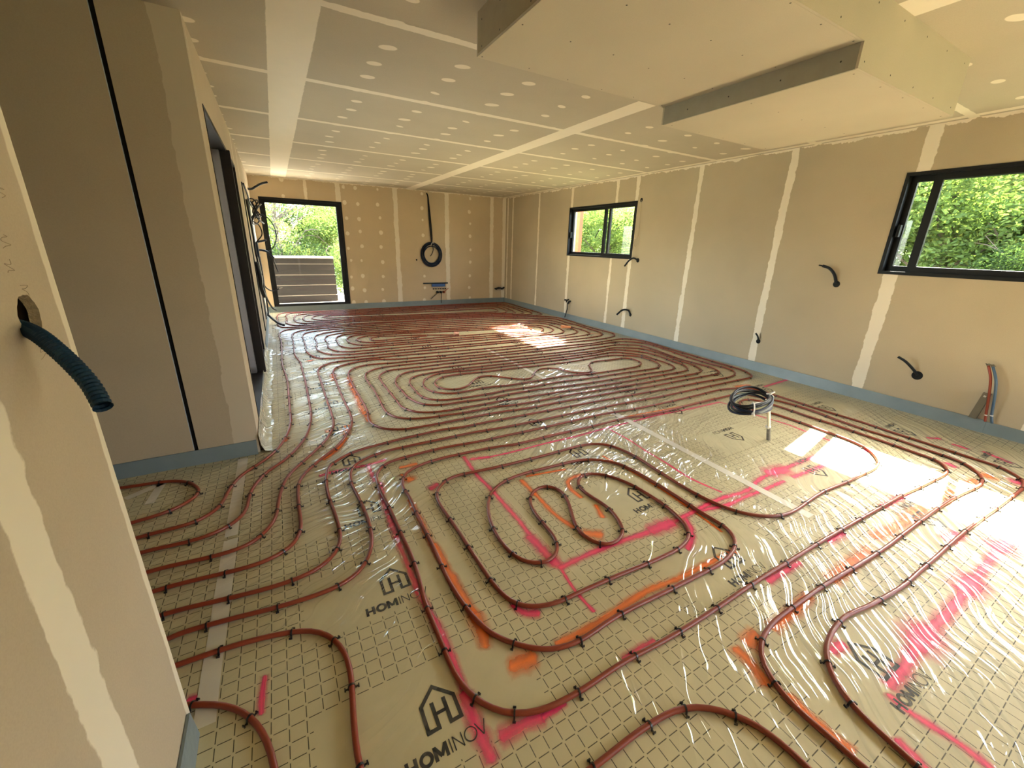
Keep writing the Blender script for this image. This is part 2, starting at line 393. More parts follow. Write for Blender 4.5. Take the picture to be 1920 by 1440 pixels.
# ---------------- traced runs of the floor pipes and spray marks, in metres
PIPES = {"U":[[[-1.122,2.995],[-0.988,2.999],[-0.922,2.982],[-0.81,2.973],[-0.677,2.915],[-0.612,2.829],[-0.574,2.725],[-0.611,2.654],[-0.665,2.606],[-0.738,2.573],[-0.836,2.561],[-0.966,2.53]]],
"mid":[[[-0.909,2.382],[-0.788,2.398],[-0.714,2.402],[-0.559,2.413],[-0.468,2.496],[-0.427,2.692],[-0.371,2.843],[-0.264,2.966],[-0.177,3.105],[-0.102,3.337],[-0.063,3.619],[-0.061,3.807],[-0.058,4.371],[-0.057,4.832],[-0.09,5.389],[-0.094,5.583],[-0.092,5.87],[-0.087,6.159],[-0.084,6.652],[-0.086,6.866],[-0.101,7.132],[-0.108,7.307],[-0.092,7.518],[0.014,7.728],[0.292,7.79],[0.616,7.789],[1.08,7.768],[3.856,7.635],[4.387,7.422],[4.708,7.399],[4.959,7.341],[5.175,7.143],[5.194,6.434],[5.171,6.39],[5.149,5.882],[5.163,5.583],[5.174,5.323],[5.113,5.217],[5.002,5.132],[4.751,5.065],[4.349,5.051],[3.912,5.078],[2.738,5.076],[1.203,5.187],[0.973,5.27],[0.719,5.239],[0.55,5.161],[0.459,5.08],[0.416,4.898],[0.409,4.606],[0.402,4.104],[0.406,3.666],[0.401,3.479],[0.38,3.329],[0.326,3.187],[0.238,3.003],[0.097,2.829],[0.01,2.715],[-0.046,2.608],[-0.064,2.443],[-0.064,2.252],[-0.068,2.078],[-0.118,1.965],[-0.247,1.913],[-0.332,1.915],[-0.559,1.938],[-0.639,1.942],[-0.728,1.932]],[[-0.863,2.24],[-0.742,2.258],[-0.602,2.246],[-0.494,2.248],[-0.398,2.292],[-0.337,2.366],[-0.321,2.476],[-0.313,2.602],[-0.236,2.799],[-0.136,2.915],[-0.061,3.037],[0.038,3.289],[0.098,3.697],[0.104,3.899],[0.109,4.327],[0.113,4.693],[0.11,5.232],[0.108,5.496],[0.065,5.898],[0.071,6.59],[0.071,6.899],[0.078,7.235],[0.111,7.423],[0.246,7.584],[0.53,7.65],[1.057,7.621],[3.757,7.437],[4.588,7.205],[4.831,7.147],[5.013,6.995],[5.049,6.647],[5.014,6.553],[5.046,6.16],[5.023,5.861],[5.007,5.515],[4.92,5.324],[4.702,5.236],[4.388,5.214],[4.02,5.222],[2.815,5.218],[1.244,5.346],[0.698,5.36],[0.44,5.333],[0.312,5.203],[0.266,5.05],[0.263,4.857],[0.261,4.365],[0.259,3.973],[0.26,3.737],[0.256,3.494],[0.248,3.394],[0.216,3.268],[0.145,3.097],[0.026,2.906],[-0.113,2.686],[-0.168,2.417],[-0.187,2.237],[-0.289,2.087],[-0.421,2.066],[-0.557,2.079],[-0.686,2.091],[-0.795,2.072]],[[0.721,5.5],[0.445,5.568],[0.343,5.613],[0.274,5.74],[0.223,5.931],[0.207,6.116],[0.219,6.386],[0.219,6.778],[0.219,7.111],[0.263,7.31],[0.371,7.413],[0.655,7.474],[1.033,7.467],[3.662,7.249],[4.358,7.009],[4.665,6.979],[4.843,6.832],[4.868,6.401],[4.85,6.333],[4.82,6.079],[4.845,5.84],[4.816,5.612],[4.772,5.485],[4.63,5.413],[4.429,5.385],[4.155,5.401],[0.721,5.5]],[[0.746,5.659],[0.545,5.723],[0.412,5.878],[0.355,6.056],[0.348,6.249],[0.383,6.588],[0.381,6.946],[0.427,7.103],[0.523,7.205],[0.705,7.297],[1.008,7.311],[3.57,7.065],[4.057,6.856],[4.377,6.868],[4.594,6.788],[4.726,6.582],[4.74,6.301],[4.724,6.163],[4.724,6.023],[4.696,5.811],[4.629,5.658],[4.457,5.57],[4.249,5.527],[0.746,5.659]],[[0.769,5.802],[0.648,5.857],[0.548,5.977],[0.501,6.187],[0.52,6.442],[0.515,6.793],[0.565,6.962],[0.678,7.073],[0.982,7.147],[3.481,6.89],[3.98,6.724],[4.092,6.742],[4.341,6.725],[4.513,6.585],[4.546,6.326],[4.517,6.067],[4.422,5.798],[4.303,5.704],[4.138,5.677],[3.976,5.703],[3.396,5.726],[0.769,5.802]],[[0.799,5.994],[0.712,6.102],[0.657,6.253],[0.662,6.416],[0.674,6.765],[0.723,6.884],[0.803,6.978],[0.96,7.01],[3.397,6.722],[3.92,6.587],[4.143,6.575],[4.324,6.458],[4.387,6.245],[4.322,5.992],[4.103,5.832],[3.863,5.827],[3.467,5.848],[0.799,5.994]],[[1.366,6.088],[1.129,6.087],[0.915,6.173],[0.85,6.274],[0.809,6.42],[0.811,6.612],[0.877,6.783],[0.979,6.864],[1.193,6.884],[1.41,6.877],[3.328,6.585],[3.747,6.489],[3.928,6.467],[4.1,6.425],[4.225,6.307],[4.178,6.1],[4.006,5.974],[3.898,5.954],[3.541,5.974],[1.366,6.088]],[[1.334,6.236],[1.165,6.231],[1.046,6.294],[0.968,6.401],[0.948,6.558],[1.014,6.667],[1.167,6.748],[1.379,6.739],[1.597,6.73],[3.261,6.453],[3.688,6.386],[3.932,6.328],[3.985,6.241],[3.96,6.141],[3.827,6.065],[3.608,6.088],[3.358,6.125],[1.334,6.236]],[[2.035,6.375],[1.721,6.374],[1.396,6.355],[1.235,6.34],[1.148,6.407],[1.139,6.5],[1.19,6.582],[1.32,6.636],[1.521,6.576],[1.767,6.534],[2.556,6.259]]],
"back":[[[1.101,7.899],[0.702,7.904],[0.336,7.911],[-0.014,7.955],[-0.101,8.125],[-0.117,8.445],[-0.113,8.781],[-0.121,9.177],[-0.095,9.421],[0.023,9.617],[0.279,9.62],[0.708,9.592],[1.365,9.574],[4.858,9.62],[5.186,9.516],[5.257,9.161],[5.19,8.381],[5.182,7.812],[5.115,7.583],[4.946,7.501],[4.73,7.526],[4.154,7.592],[3.857,7.637],[1.101,7.899]],[[1.133,8.104],[0.416,8.019],[0.131,8.119],[0.031,8.344],[0.021,8.536],[0.046,8.776],[0.04,8.986],[0.031,9.264],[0.101,9.461],[0.271,9.54],[0.696,9.469],[1.339,9.409],[4.793,9.517],[5.036,9.357],[5.057,8.85],[5.043,8.137],[5.012,7.869],[4.942,7.727],[4.803,7.664],[4.316,7.688],[3.92,7.764],[1.133,8.104]],[[1.156,8.246],[0.503,8.18],[0.319,8.23],[0.201,8.379],[0.169,8.584],[0.175,8.942],[0.214,9.194],[0.385,9.312],[0.683,9.319],[1.315,9.256],[4.719,9.367],[4.903,9.226],[4.952,8.843],[4.912,8.287],[4.866,7.987],[4.784,7.846],[4.633,7.768],[4.294,7.851],[3.98,7.883],[1.156,8.246]],[[1.175,8.369],[0.744,8.288],[0.516,8.338],[0.37,8.441],[0.325,8.581],[0.325,8.828],[0.359,9.018],[0.458,9.155],[0.671,9.186],[1.292,9.107],[4.629,9.185],[4.756,9.065],[4.773,8.516],[4.702,8.11],[4.636,7.983],[4.497,7.911],[4.243,7.965],[4.039,8.002],[1.175,8.369]],[[1.195,8.495],[0.842,8.446],[0.606,8.485],[0.5,8.624],[0.478,8.778],[0.526,8.963],[0.66,9.072],[0.913,9.049],[1.272,8.98],[4.532,8.99],[4.614,8.909],[4.645,8.594],[4.555,8.228],[4.492,8.112],[4.34,8.043],[4.095,8.112],[1.195,8.495]],[[1.218,8.64],[0.948,8.642],[0.747,8.688],[0.666,8.78],[0.771,8.922],[0.982,8.91],[1.252,8.856],[4.123,8.761],[4.419,8.763],[4.46,8.653],[4.418,8.399],[4.357,8.293],[4.252,8.246],[3.91,8.305],[1.218,8.64]]],
"spiral":[[[-0.597,1.621],[-0.538,1.642],[-0.331,1.624],[-0.147,1.598],[0.052,1.598],[0.154,1.638],[0.237,1.777],[0.255,1.871],[0.264,2.012],[0.251,2.272],[0.239,2.429],[0.256,2.572],[0.285,2.638],[0.386,2.705],[0.506,2.743],[0.779,2.752],[1.016,2.748],[1.143,2.751],[1.425,2.731],[1.484,2.724],[1.838,2.71],[2.129,2.708],[2.5,2.696],[2.926,2.684],[3.331,2.658],[3.8,2.651],[4.26,2.645],[4.702,2.641],[4.928,2.637],[5.005,2.659],[5.06,2.724],[5.145,2.873],[5.158,3.068],[5.167,3.503],[5.189,4.088],[5.223,4.669],[5.103,4.855],[5.019,4.917],[4.763,4.914],[4.291,4.87],[3.783,4.906],[2.658,4.927],[1.912,4.973],[1.462,5.009],[1.161,5.023],[0.848,5.063],[0.663,4.991],[0.588,4.876],[0.554,4.644],[0.55,4.345],[0.556,3.89],[0.554,3.578],[0.524,3.333],[0.548,3.232],[0.603,3.134],[0.697,3.073],[0.741,3.052],[0.981,3.035],[1.274,3.032],[1.404,3.033],[1.646,3.026],[1.917,2.994],[2.305,2.989],[2.757,2.972],[3.199,2.956],[3.529,2.935],[4.043,2.931],[4.516,2.913],[4.671,2.902],[4.758,2.938],[4.801,2.981],[4.856,3.086],[4.856,3.255],[4.834,3.592],[4.916,4.136],[4.909,4.443],[4.783,4.536],[4.626,4.613],[4.348,4.618],[3.555,4.6],[2.521,4.669],[1.812,4.716],[1.373,4.718],[1.089,4.732],[1.043,4.744],[0.931,4.663],[0.866,4.554],[0.85,4.378],[0.849,4.079],[0.855,3.689],[0.854,3.54],[0.893,3.432],[0.97,3.335],[1.151,3.273],[1.367,3.267],[1.744,3.266],[1.776,3.271],[2.111,3.245],[2.464,3.231],[3.035,3.202],[3.431,3.187],[3.869,3.18],[4.318,3.169],[4.433,3.18],[4.517,3.222],[4.56,3.268],[4.614,3.363],[4.634,3.531],[4.676,3.96],[4.604,4.152],[4.497,4.251],[4.328,4.397],[3.866,4.367],[3.388,4.376],[2.383,4.411],[1.889,4.439],[1.403,4.42],[1.196,4.354],[1.124,4.226],[1.103,4.112],[1.1,3.916],[1.103,3.721],[1.14,3.623],[1.248,3.538],[1.42,3.51],[1.837,3.504],[1.906,3.516],[2.296,3.497],[2.661,3.503],[3.024,3.469],[3.685,3.441],[3.903,3.426],[4.138,3.419],[4.238,3.446],[4.3,3.493],[4.324,3.527],[4.374,3.629],[4.403,3.859],[4.355,3.978],[4.278,4.032],[4.093,4.146],[3.861,4.168],[3.517,4.142],[3.208,4.135],[2.266,4.192],[2.0,4.207],[1.685,4.24],[1.531,4.228],[1.431,4.174],[1.362,4.066],[1.345,3.952],[1.365,3.86],[1.418,3.801],[1.54,3.767],[1.656,3.819],[1.729,3.896],[1.828,4.005],[1.931,4.061],[2.044,4.026],[2.126,3.928],[2.199,3.867],[2.238,3.809],[2.299,3.762],[2.394,3.739],[2.462,3.782],[2.529,3.864],[2.619,3.961],[2.732,4.027],[2.842,4.009],[2.942,3.932],[2.99,3.787],[3.052,3.693],[3.143,3.651],[3.234,3.646],[3.302,3.691],[3.356,3.799],[3.409,3.885],[3.499,3.971],[3.601,4.008],[3.745,3.992],[3.893,3.976],[4.06,3.977],[4.167,3.93],[4.2,3.853],[4.179,3.733],[4.151,3.674],[4.086,3.633],[3.951,3.575],[3.815,3.571],[3.228,3.589],[2.793,3.658],[2.388,3.642],[1.981,3.656],[1.878,3.68],[1.631,3.674],[1.418,3.668],[1.316,3.727],[1.234,3.842],[1.216,3.988],[1.233,4.076],[1.277,4.181],[1.357,4.281],[1.498,4.363],[1.838,4.339],[2.327,4.305],[3.31,4.271],[3.867,4.271],[4.212,4.273],[4.377,4.131],[4.491,3.979],[4.483,3.69],[4.476,3.512],[4.445,3.387],[4.402,3.339],[4.32,3.295],[4.177,3.28],[3.889,3.303],[3.554,3.31],[3.14,3.321],[2.573,3.356],[2.232,3.397],[1.841,3.394],[1.684,3.385],[1.381,3.416],[1.206,3.423],[1.066,3.499],[0.987,3.695],[0.974,3.942],[0.97,4.198],[1.015,4.379],[1.133,4.537],[1.273,4.58],[1.541,4.58],[1.947,4.573],[2.45,4.536],[3.469,4.485],[4.034,4.465],[4.456,4.484],[4.629,4.383],[4.788,4.259],[4.819,4.024],[4.743,3.52],[4.74,3.324],[4.66,3.141],[4.634,3.105],[4.557,3.061],[4.432,3.041],[3.998,3.049],[3.48,3.059],[3.315,3.072],[2.97,3.087],[2.412,3.113],[2.05,3.11],[1.707,3.141],[1.672,3.157],[1.346,3.154],[1.16,3.176],[0.997,3.19],[0.829,3.247],[0.745,3.328],[0.708,3.419],[0.699,3.561],[0.709,3.778],[0.721,4.15],[0.715,4.402],[0.727,4.631],[0.785,4.773],[0.912,4.864],[1.128,4.891],[1.42,4.874],[1.864,4.849],[2.595,4.808],[3.683,4.772],[4.027,4.77],[4.486,4.771],[4.829,4.774],[4.951,4.703],[5.123,4.502],[5.106,4.146],[5.016,3.589],[5.019,3.199],[5.038,3.037],[4.992,2.895],[4.937,2.842],[4.828,2.785],[4.688,2.761],[4.186,2.784],[3.617,2.796],[3.068,2.825],[2.679,2.842],[2.285,2.854],[1.983,2.864],[1.565,2.874],[1.391,2.881],[1.162,2.882],[1.075,2.903],[0.78,2.897],[0.484,2.869],[0.298,2.833],[0.218,2.779],[0.141,2.711],[0.106,2.554],[0.096,2.362],[0.111,2.109],[0.108,1.91],[0.071,1.815],[-0.026,1.744],[-0.154,1.728],[-0.273,1.736],[-0.504,1.77],[-0.584,1.78],[-0.66,1.773]]],
"fore":[[[1.492,-0.013],[1.496,0.033],[1.504,0.065],[1.512,0.115],[1.511,0.164],[1.524,0.222],[1.541,0.28],[1.567,0.321],[1.632,0.368],[1.69,0.398],[1.781,0.419],[1.877,0.43],[1.963,0.429],[2.064,0.408],[2.177,0.396],[2.372,0.378],[2.548,0.377],[2.746,0.374],[3.0,0.373],[3.268,0.369],[3.409,0.363],[3.49,0.362],[3.672,0.352],[3.956,0.342],[4.083,0.335],[4.203,0.334],[4.32,0.347],[4.406,0.375],[4.463,0.432],[4.513,0.491],[4.505,0.565],[4.513,0.701],[4.522,0.923],[4.525,1.091],[4.529,1.18],[4.548,1.343],[4.539,1.551],[4.532,1.721],[4.542,1.873],[4.542,2.085],[4.543,2.197],[4.566,2.266],[4.529,2.37],[4.45,2.431],[4.225,2.506],[4.055,2.52],[3.959,2.518],[3.662,2.512],[3.177,2.514],[2.777,2.535],[2.454,2.568],[2.098,2.568],[1.604,2.572],[1.408,2.581],[1.224,2.581],[0.91,2.61],[0.663,2.598],[0.511,2.58],[0.44,2.526],[0.402,2.461],[0.384,2.256],[0.393,2.062],[0.395,1.798],[0.398,1.611],[0.386,1.445],[0.371,1.334],[0.372,1.209],[0.37,1.091],[0.376,0.948],[0.4,0.882],[0.438,0.824],[0.487,0.777],[0.53,0.753],[0.579,0.742],[0.636,0.736],[0.731,0.73],[0.941,0.735],[1.152,0.722],[1.423,0.718],[1.764,0.723],[2.058,0.72],[2.385,0.716],[2.983,0.7],[3.173,0.693],[3.395,0.687],[3.58,0.672],[3.79,0.66],[3.95,0.651],[4.055,0.656],[4.131,0.69],[4.191,0.735],[4.213,0.803],[4.21,0.908],[4.223,1.018],[4.226,1.148],[4.228,1.261],[4.237,1.399],[4.227,1.65],[4.234,1.883],[4.222,2.006],[4.199,2.129],[4.138,2.197],[4.05,2.203],[3.93,2.158],[3.868,2.09],[3.873,2.009],[3.946,1.92],[3.979,1.872],[4.003,1.616],[3.992,1.392],[3.987,1.234],[3.962,1.141],[3.904,1.059],[3.812,0.988],[3.751,0.952],[3.647,0.929],[3.535,0.925],[3.393,0.931],[3.166,0.935],[2.962,0.951],[2.769,0.946],[2.537,0.93],[2.404,0.942],[2.285,0.999],[2.234,1.048],[2.176,1.145],[2.138,1.339],[2.14,1.597],[2.151,1.838],[2.135,1.969],[2.092,2.08],[2.004,2.147],[1.88,2.169],[1.674,2.167],[1.423,2.169],[1.139,2.18],[0.896,2.202],[0.805,2.195],[0.712,2.122],[0.67,2.047],[0.663,1.971],[0.671,1.71],[0.673,1.44],[0.68,1.256],[0.712,1.143],[0.766,1.099],[0.864,1.068],[0.978,1.065],[1.167,1.059],[1.462,1.042],[1.648,1.043],[1.75,1.069],[1.82,1.138],[1.856,1.271],[1.864,1.385],[1.839,1.615],[1.76,1.769],[1.669,1.828],[1.558,1.794],[1.516,1.723],[1.519,1.612],[1.541,1.491],[1.506,1.335],[1.458,1.261],[1.384,1.222],[1.309,1.234],[1.267,1.283],[1.248,1.386],[1.302,1.511],[1.374,1.656],[1.39,1.753],[1.348,1.831],[1.272,1.84],[1.193,1.79],[1.142,1.715],[1.12,1.605],[1.104,1.398],[1.079,1.337],[1.007,1.285],[0.942,1.283],[0.879,1.328],[0.845,1.41],[0.837,1.529],[0.854,1.656],[0.899,1.792],[0.994,1.934],[1.173,2.013],[1.53,2.01],[1.767,1.987],[1.88,1.922],[1.961,1.826],[2.004,1.508],[2.003,1.153],[2.01,1.023],[1.969,0.948],[1.879,0.898],[1.773,0.877],[1.422,0.881],[1.06,0.894],[0.833,0.88],[0.73,0.902],[0.637,0.972],[0.563,1.061],[0.526,1.178],[0.504,1.383],[0.513,1.616],[0.517,1.916],[0.525,2.142],[0.512,2.223],[0.528,2.299],[0.562,2.371],[0.609,2.408],[0.746,2.457],[0.908,2.465],[1.278,2.444],[1.403,2.418],[1.88,2.409],[2.34,2.403],[2.648,2.406],[2.716,2.382],[3.034,2.358],[3.482,2.359],[3.86,2.354],[4.096,2.351],[4.219,2.315],[4.276,2.281],[4.32,2.173],[4.371,2.069],[4.402,2.001],[4.428,1.733],[4.394,1.518],[4.37,1.228],[4.385,1.046],[4.366,0.888],[4.361,0.763],[4.348,0.669],[4.309,0.606],[4.242,0.556],[4.186,0.52],[4.113,0.496],[4.01,0.484],[3.916,0.49],[3.721,0.51],[3.534,0.521],[3.326,0.526],[2.913,0.529],[2.624,0.53],[2.363,0.54],[2.055,0.558],[1.702,0.563],[1.62,0.563],[1.539,0.551],[1.459,0.529],[1.416,0.499],[1.382,0.449],[1.357,0.389],[1.345,0.328],[1.353,0.272],[1.352,0.214],[1.353,0.175],[1.357,0.123],[1.358,0.074]]],
"L8":[[[-0.544,1.495],[-0.489,1.494],[-0.305,1.484],[-0.138,1.45],[-0.064,1.423],[-0.005,1.37],[0.031,1.296],[0.048,1.195],[0.039,1.09],[0.032,1.037],[0.027,0.968],[0.024,0.904],[0.025,0.848],[0.035,0.795]]],
"L9":[[[-0.517,1.347],[-0.428,1.307],[-0.367,1.28],[-0.326,1.252],[-0.279,1.205],[-0.238,1.142],[-0.213,1.084],[-0.198,1.04],[-0.189,0.986],[-0.183,0.94],[-0.181,0.887]]],
"O":[[[0.484,0.531],[0.568,0.542],[0.697,0.541],[0.793,0.545],[0.904,0.539],[0.968,0.535],[1.009,0.525],[1.055,0.507],[1.092,0.483],[1.12,0.453],[1.15,0.418],[1.182,0.368],[1.197,0.307],[1.204,0.248],[1.201,0.215],[1.2,0.147]]]}
PAINT = {"pk":[[0.03,[[1.018,2.429],[0.999,2.17],[1.01,1.978],[1.011,1.79],[1.013,1.624],[1.002,1.422],[1.015,1.236]]],
[0.018,[[1.015,1.236],[0.992,1.081],[0.996,0.964]]],
[0.055,[[0.997,1.485],[1.005,1.376],[1.01,1.258]]],
[0.032,[[1.012,1.231],[1.159,1.237],[1.395,1.232],[1.682,1.21],[1.945,1.215],[2.229,1.226],[2.489,1.201],[2.726,1.243],[3.009,1.24],[3.29,1.234],[3.548,1.224],[3.856,1.218]]],
[0.07,[[1.619,1.217],[1.783,1.208]]],
[0.09,[[2.835,1.256],[3.019,1.227]]],
[0.022,[[3.856,1.218],[3.849,1.349],[3.853,1.436],[3.858,1.527],[3.87,1.644],[3.846,1.772],[3.821,1.907],[3.797,2.078],[3.831,2.184],[3.808,2.291]]],
[0.022,[[3.808,2.291],[3.352,2.306],[2.925,2.34],[2.579,2.336],[2.327,2.337],[1.954,2.328],[1.661,2.338],[1.51,2.335],[1.323,2.335],[1.18,2.344]]],
[0.035,[[1.18,2.344],[1.049,2.376]]],
[0.016,[[2.317,2.306],[2.322,2.061],[2.305,1.92],[2.298,1.698],[2.283,1.46],[2.323,1.266]]],
[0.03,[[2.03,1.207],[2.225,1.164],[2.41,1.163],[2.607,1.154],[2.836,1.15]]],
[0.035,[[2.945,1.147],[3.144,1.139],[3.347,1.128]]],
[0.04,[[3.52,1.101],[3.747,1.106],[3.929,1.091]]],
[0.04,[[3.609,0.22],[3.345,0.232],[3.119,0.236],[2.819,0.231],[2.66,0.23],[2.395,0.223],[2.228,0.229],[2.106,0.236],[1.876,0.216],[1.74,0.215]]],
[0.09,[[3.379,0.229],[3.181,0.239]]],
[0.09,[[2.765,0.233],[2.61,0.233]]],
[0.1,[[2.178,0.233],[2.041,0.227]]],
[0.028,[[1.702,0.202],[1.691,0.155],[1.705,0.087],[1.718,0.018],[1.71,-0.04],[1.699,-0.078]]],
[0.03,[[1.549,0.129],[1.54,0.087],[1.533,0.056],[1.522,0.025]]],
[0.03,[[0.378,2.622],[0.379,2.499],[0.378,2.392]]],
[0.028,[[0.403,2.366],[0.376,2.098],[0.371,1.796],[0.369,1.588],[0.367,1.412],[0.38,1.253],[0.388,1.103],[0.382,0.94]]],
[0.04,[[0.378,0.922],[0.374,0.867],[0.374,0.804],[0.378,0.745],[0.377,0.707]]],
[0.04,[[0.431,0.745],[0.468,0.743],[0.528,0.742],[0.578,0.729]]],
[0.02,[[0.578,0.729],[0.67,0.73]]],
[0.02,[[-0.222,1.31],[-0.229,1.247],[-0.23,1.177]]],
[0.028,[[-0.445,1.339],[-0.367,1.327]]],
[0.03,[[0.074,2.624],[0.156,2.634],[0.291,2.627],[0.448,2.627],[0.5,2.643]]],
[0.03,[[1.892,1.216],[1.847,1.134],[1.779,1.072],[1.681,1.023]]],
[0.05,[[0.669,2.149],[0.726,2.181]]],
[0.03,[[0.705,1.153],[0.722,1.1],[0.782,1.068]]],
[0.04,[[2.421,0.704],[2.576,0.696]]],
[0.025,[[0.954,0.748],[1.048,0.746],[1.12,0.744]]],
[0.04,[[1.707,0.381],[1.786,0.374]]],
[0.04,[[4.759,2.372],[5.35,2.4]]],
[0.04,[[4.704,0.948],[4.785,0.886]]],
[0.04,[[4.737,0.801],[4.734,0.71]]],
[0.04,[[4.785,0.635],[4.753,0.564],[4.711,0.476]]],
[0.07,[[4.313,0.392],[4.337,0.365]]],
[0.05,[[4.245,0.71],[4.211,0.658]]],
[0.06,[[3.035,0.398],[3.172,0.386]]],
[0.02,[[5.479,1.838],[5.403,1.566]]],
[0.04,[[3.093,0.7],[3.425,0.689]]],
[0.03,[[2.11,0.694],[1.841,0.702]]]],
"og":[[0.045,[[0.558,4.691],[0.533,4.305],[0.53,3.963],[0.519,3.695],[0.526,3.527],[0.527,3.36]]],
[0.05,[[0.409,4.868],[0.399,4.638]]],
[0.07,[[0.209,5.605],[0.231,5.569]]],
[0.06,[[0.186,3.307],[0.206,3.308]]],
[0.05,[[0.347,3.352],[0.311,3.18]]],
[0.03,[[0.31,3.118],[0.205,2.929],[0.117,2.835]]],
[0.04,[[0.566,2.488],[0.681,2.486]]],
[0.03,[[0.549,2.398],[0.569,2.366]]],
[0.06,[[0.575,2.334],[0.594,2.303]]],
[0.03,[[0.519,2.1],[0.522,1.967],[0.518,1.674],[0.523,1.507]]],
[0.035,[[0.526,1.67],[0.527,1.467],[0.534,1.291],[0.539,1.188]]],
[0.045,[[0.539,1.188],[0.533,1.097],[0.518,1.041]]],
[0.03,[[0.767,0.918],[0.895,0.912],[1.076,0.92],[1.272,0.933],[1.477,0.915],[1.708,0.909],[1.889,0.901]]],
[0.06,[[0.57,0.924],[0.659,0.916]]],
[0.03,[[1.236,1.977],[1.233,1.778],[1.228,1.565],[1.255,1.431]]],
[0.055,[[1.275,1.372],[1.35,1.319]]],
[0.03,[[1.639,1.846],[1.519,1.833],[1.469,1.755],[1.47,1.637]]],
[0.03,[[1.5,1.537],[1.459,1.429]]],
[0.018,[[1.948,1.978],[1.978,1.752],[1.998,1.472],[1.989,1.25],[1.968,1.026]]],
[0.02,[[1.291,2.0],[1.582,1.952]]],
[0.05,[[1.516,0.573],[1.443,0.559]]],
[0.045,[[1.379,0.568],[1.379,0.525],[1.371,0.483],[1.351,0.433]]],
[0.05,[[2.555,0.566],[2.314,0.566],[2.125,0.567]]],
[0.04,[[1.925,0.567],[1.742,0.554],[1.607,0.554]]],
[0.06,[[3.735,0.55],[3.446,0.568],[3.278,0.575],[3.086,0.588]]],
[0.05,[[3.13,0.565],[2.945,0.58],[2.691,0.597]]],
[0.07,[[4.238,0.507],[4.278,0.494]]],
[0.05,[[4.095,0.525],[3.979,0.525]]],
[0.028,[[1.384,0.374],[1.374,0.285],[1.378,0.235],[1.382,0.187]]],
[0.06,[[4.446,2.518],[4.651,2.484]]],
[0.02,[[1.413,2.422],[1.767,2.441],[2.324,2.423],[2.663,2.439],[3.265,2.393],[3.887,2.389]]],
[0.04,[[4.806,5.504],[4.932,5.404]]],
[0.03,[[-0.093,3.327],[-0.117,3.259]]]]}
# ------------------------------------------------------------------ the room
def wall(name, ax, p0, p1, a0, a1, z0, z1, holes, mat, parent=None, kind='structure'):
    """wall slab, faces at ax=p0 and ax=p1, spanning a0..a1 by z0..z1, with rectangular openings (a,b,z,w)"""
    us=sorted({a0,a1,*[h[0] for h in holes],*[h[1] for h in holes]}); zs=sorted({z0,z1,*[h[2] for h in holes],*[h[3] for h in holes]})
    def solid(i,j):
        if i<0 or j<0 or i>=len(us)-1 or j>=len(zs)-1: return False
        u=(us[i]+us[i+1])/2; z=(zs[j]+zs[j+1])/2
        return not any(h[0]<u<h[1] and h[2]<z<h[3] for h in holes)
    bm=bmesh.new(); cache={}
    def v(s,i,j):
        k=(s,i,j)
        if k not in cache:
            p=[p0,p1][s]; c=(p,us[i],zs[j]) if ax==0 else (us[i],p,zs[j]); cache[k]=bm.verts.new(c)
        return cache[k]
    for i in range(len(us)-1):
        for j in range(len(zs)-1):
            if not solid(i,j): continue
            for s in (0,1): bm.faces.new([v(s,i,j),v(s,i+1,j),v(s,i+1,j+1),v(s,i,j+1)])
            for di,dj,e in ((-1,0,((i,j),(i,j+1))),(1,0,((i+1,j),(i+1,j+1))),(0,-1,((i,j),(i+1,j))),(0,1,((i,j+1),(i+1,j+1)))):
                if not solid(i+di,j+dj): bm.faces.new([v(0,*e[0]),v(0,*e[1]),v(1,*e[1]),v(1,*e[0])])
    bmesh.ops.recalc_face_normals(bm,faces=bm.faces)
    me=bpy.data.meshes.new(name); bm.to_mesh(me); bm.free()
    o=link(name,me,mat,parent)
    if kind: tag(o,kind=kind)
    return o
TW=.20
floor=MB().box((XW-.1,YR-.1,-.12),(XR+TW,YB+TW,0)).build('floor',M_film); tag(floor,kind='structure')
ceil=MB().box((XW-.1,YR-.1,H),(XR+TW,YB+TW,H+.15)).build('ceiling',M_ceiling); tag(ceil,kind='structure')
WZ0,WZ1=1.31,2.24
wall('wall_right',0,XR,XR+TW,YR,YB,0,H,[(5.245,7.085,WZ0,WZ1),(0,1.84,WZ0,WZ1),(-2.87,-1.03,WZ0,WZ1)],M_right)
wall('wall_back',1,YB,YB+TW,XL-.5,XR+TW,0,H,[(-.145,1.365,.12,2.255)],M_back)
wall('wall_rear',1,YR-TW,YR,XW-.1,XR+TW,0,H,[(3.8,5.0,.05,2.25)],M_plain)  # unseen opening, added and sized to balance the room light
wall('wall_left',0,XL-.34,XL,YBAY+.085,YB,0,H,[(3.47,6.0,.085,2.27)],M_left)
wall('wall_side_room',0,XW-.1,XW,YR,YBAY+.1,0,H,[],M_plain)
# wall of the side room, in two sheets with an open joint, a dark stud behind
b=MB(); b.box((XW,YBAY,0),(-.646,YBAY+.013,H)); b.box((-.622,YBAY,0),(XL,YBAY+.013,H)); b.box((XL-.013,YBAY+.013,0),(XL,YBAY+.085,H))
w=b.build('wall_bay',M_bay); tag(w,kind='structure')
st=MB().box((-.70,YBAY+.014,0),(-.57,YBAY+.06,H)).build('joint_stud',M_wood,w)
bd=MB().box((-.6462,YBAY-.0006,.1),(-.6445,YBAY+.013,H)).build('joint_edge',simple('pale_blue_board_edge',(.45,.50,.52),.8),w)
def tri(mb,pts,x0,x1): mb.prism(pts,0,x0,x1)
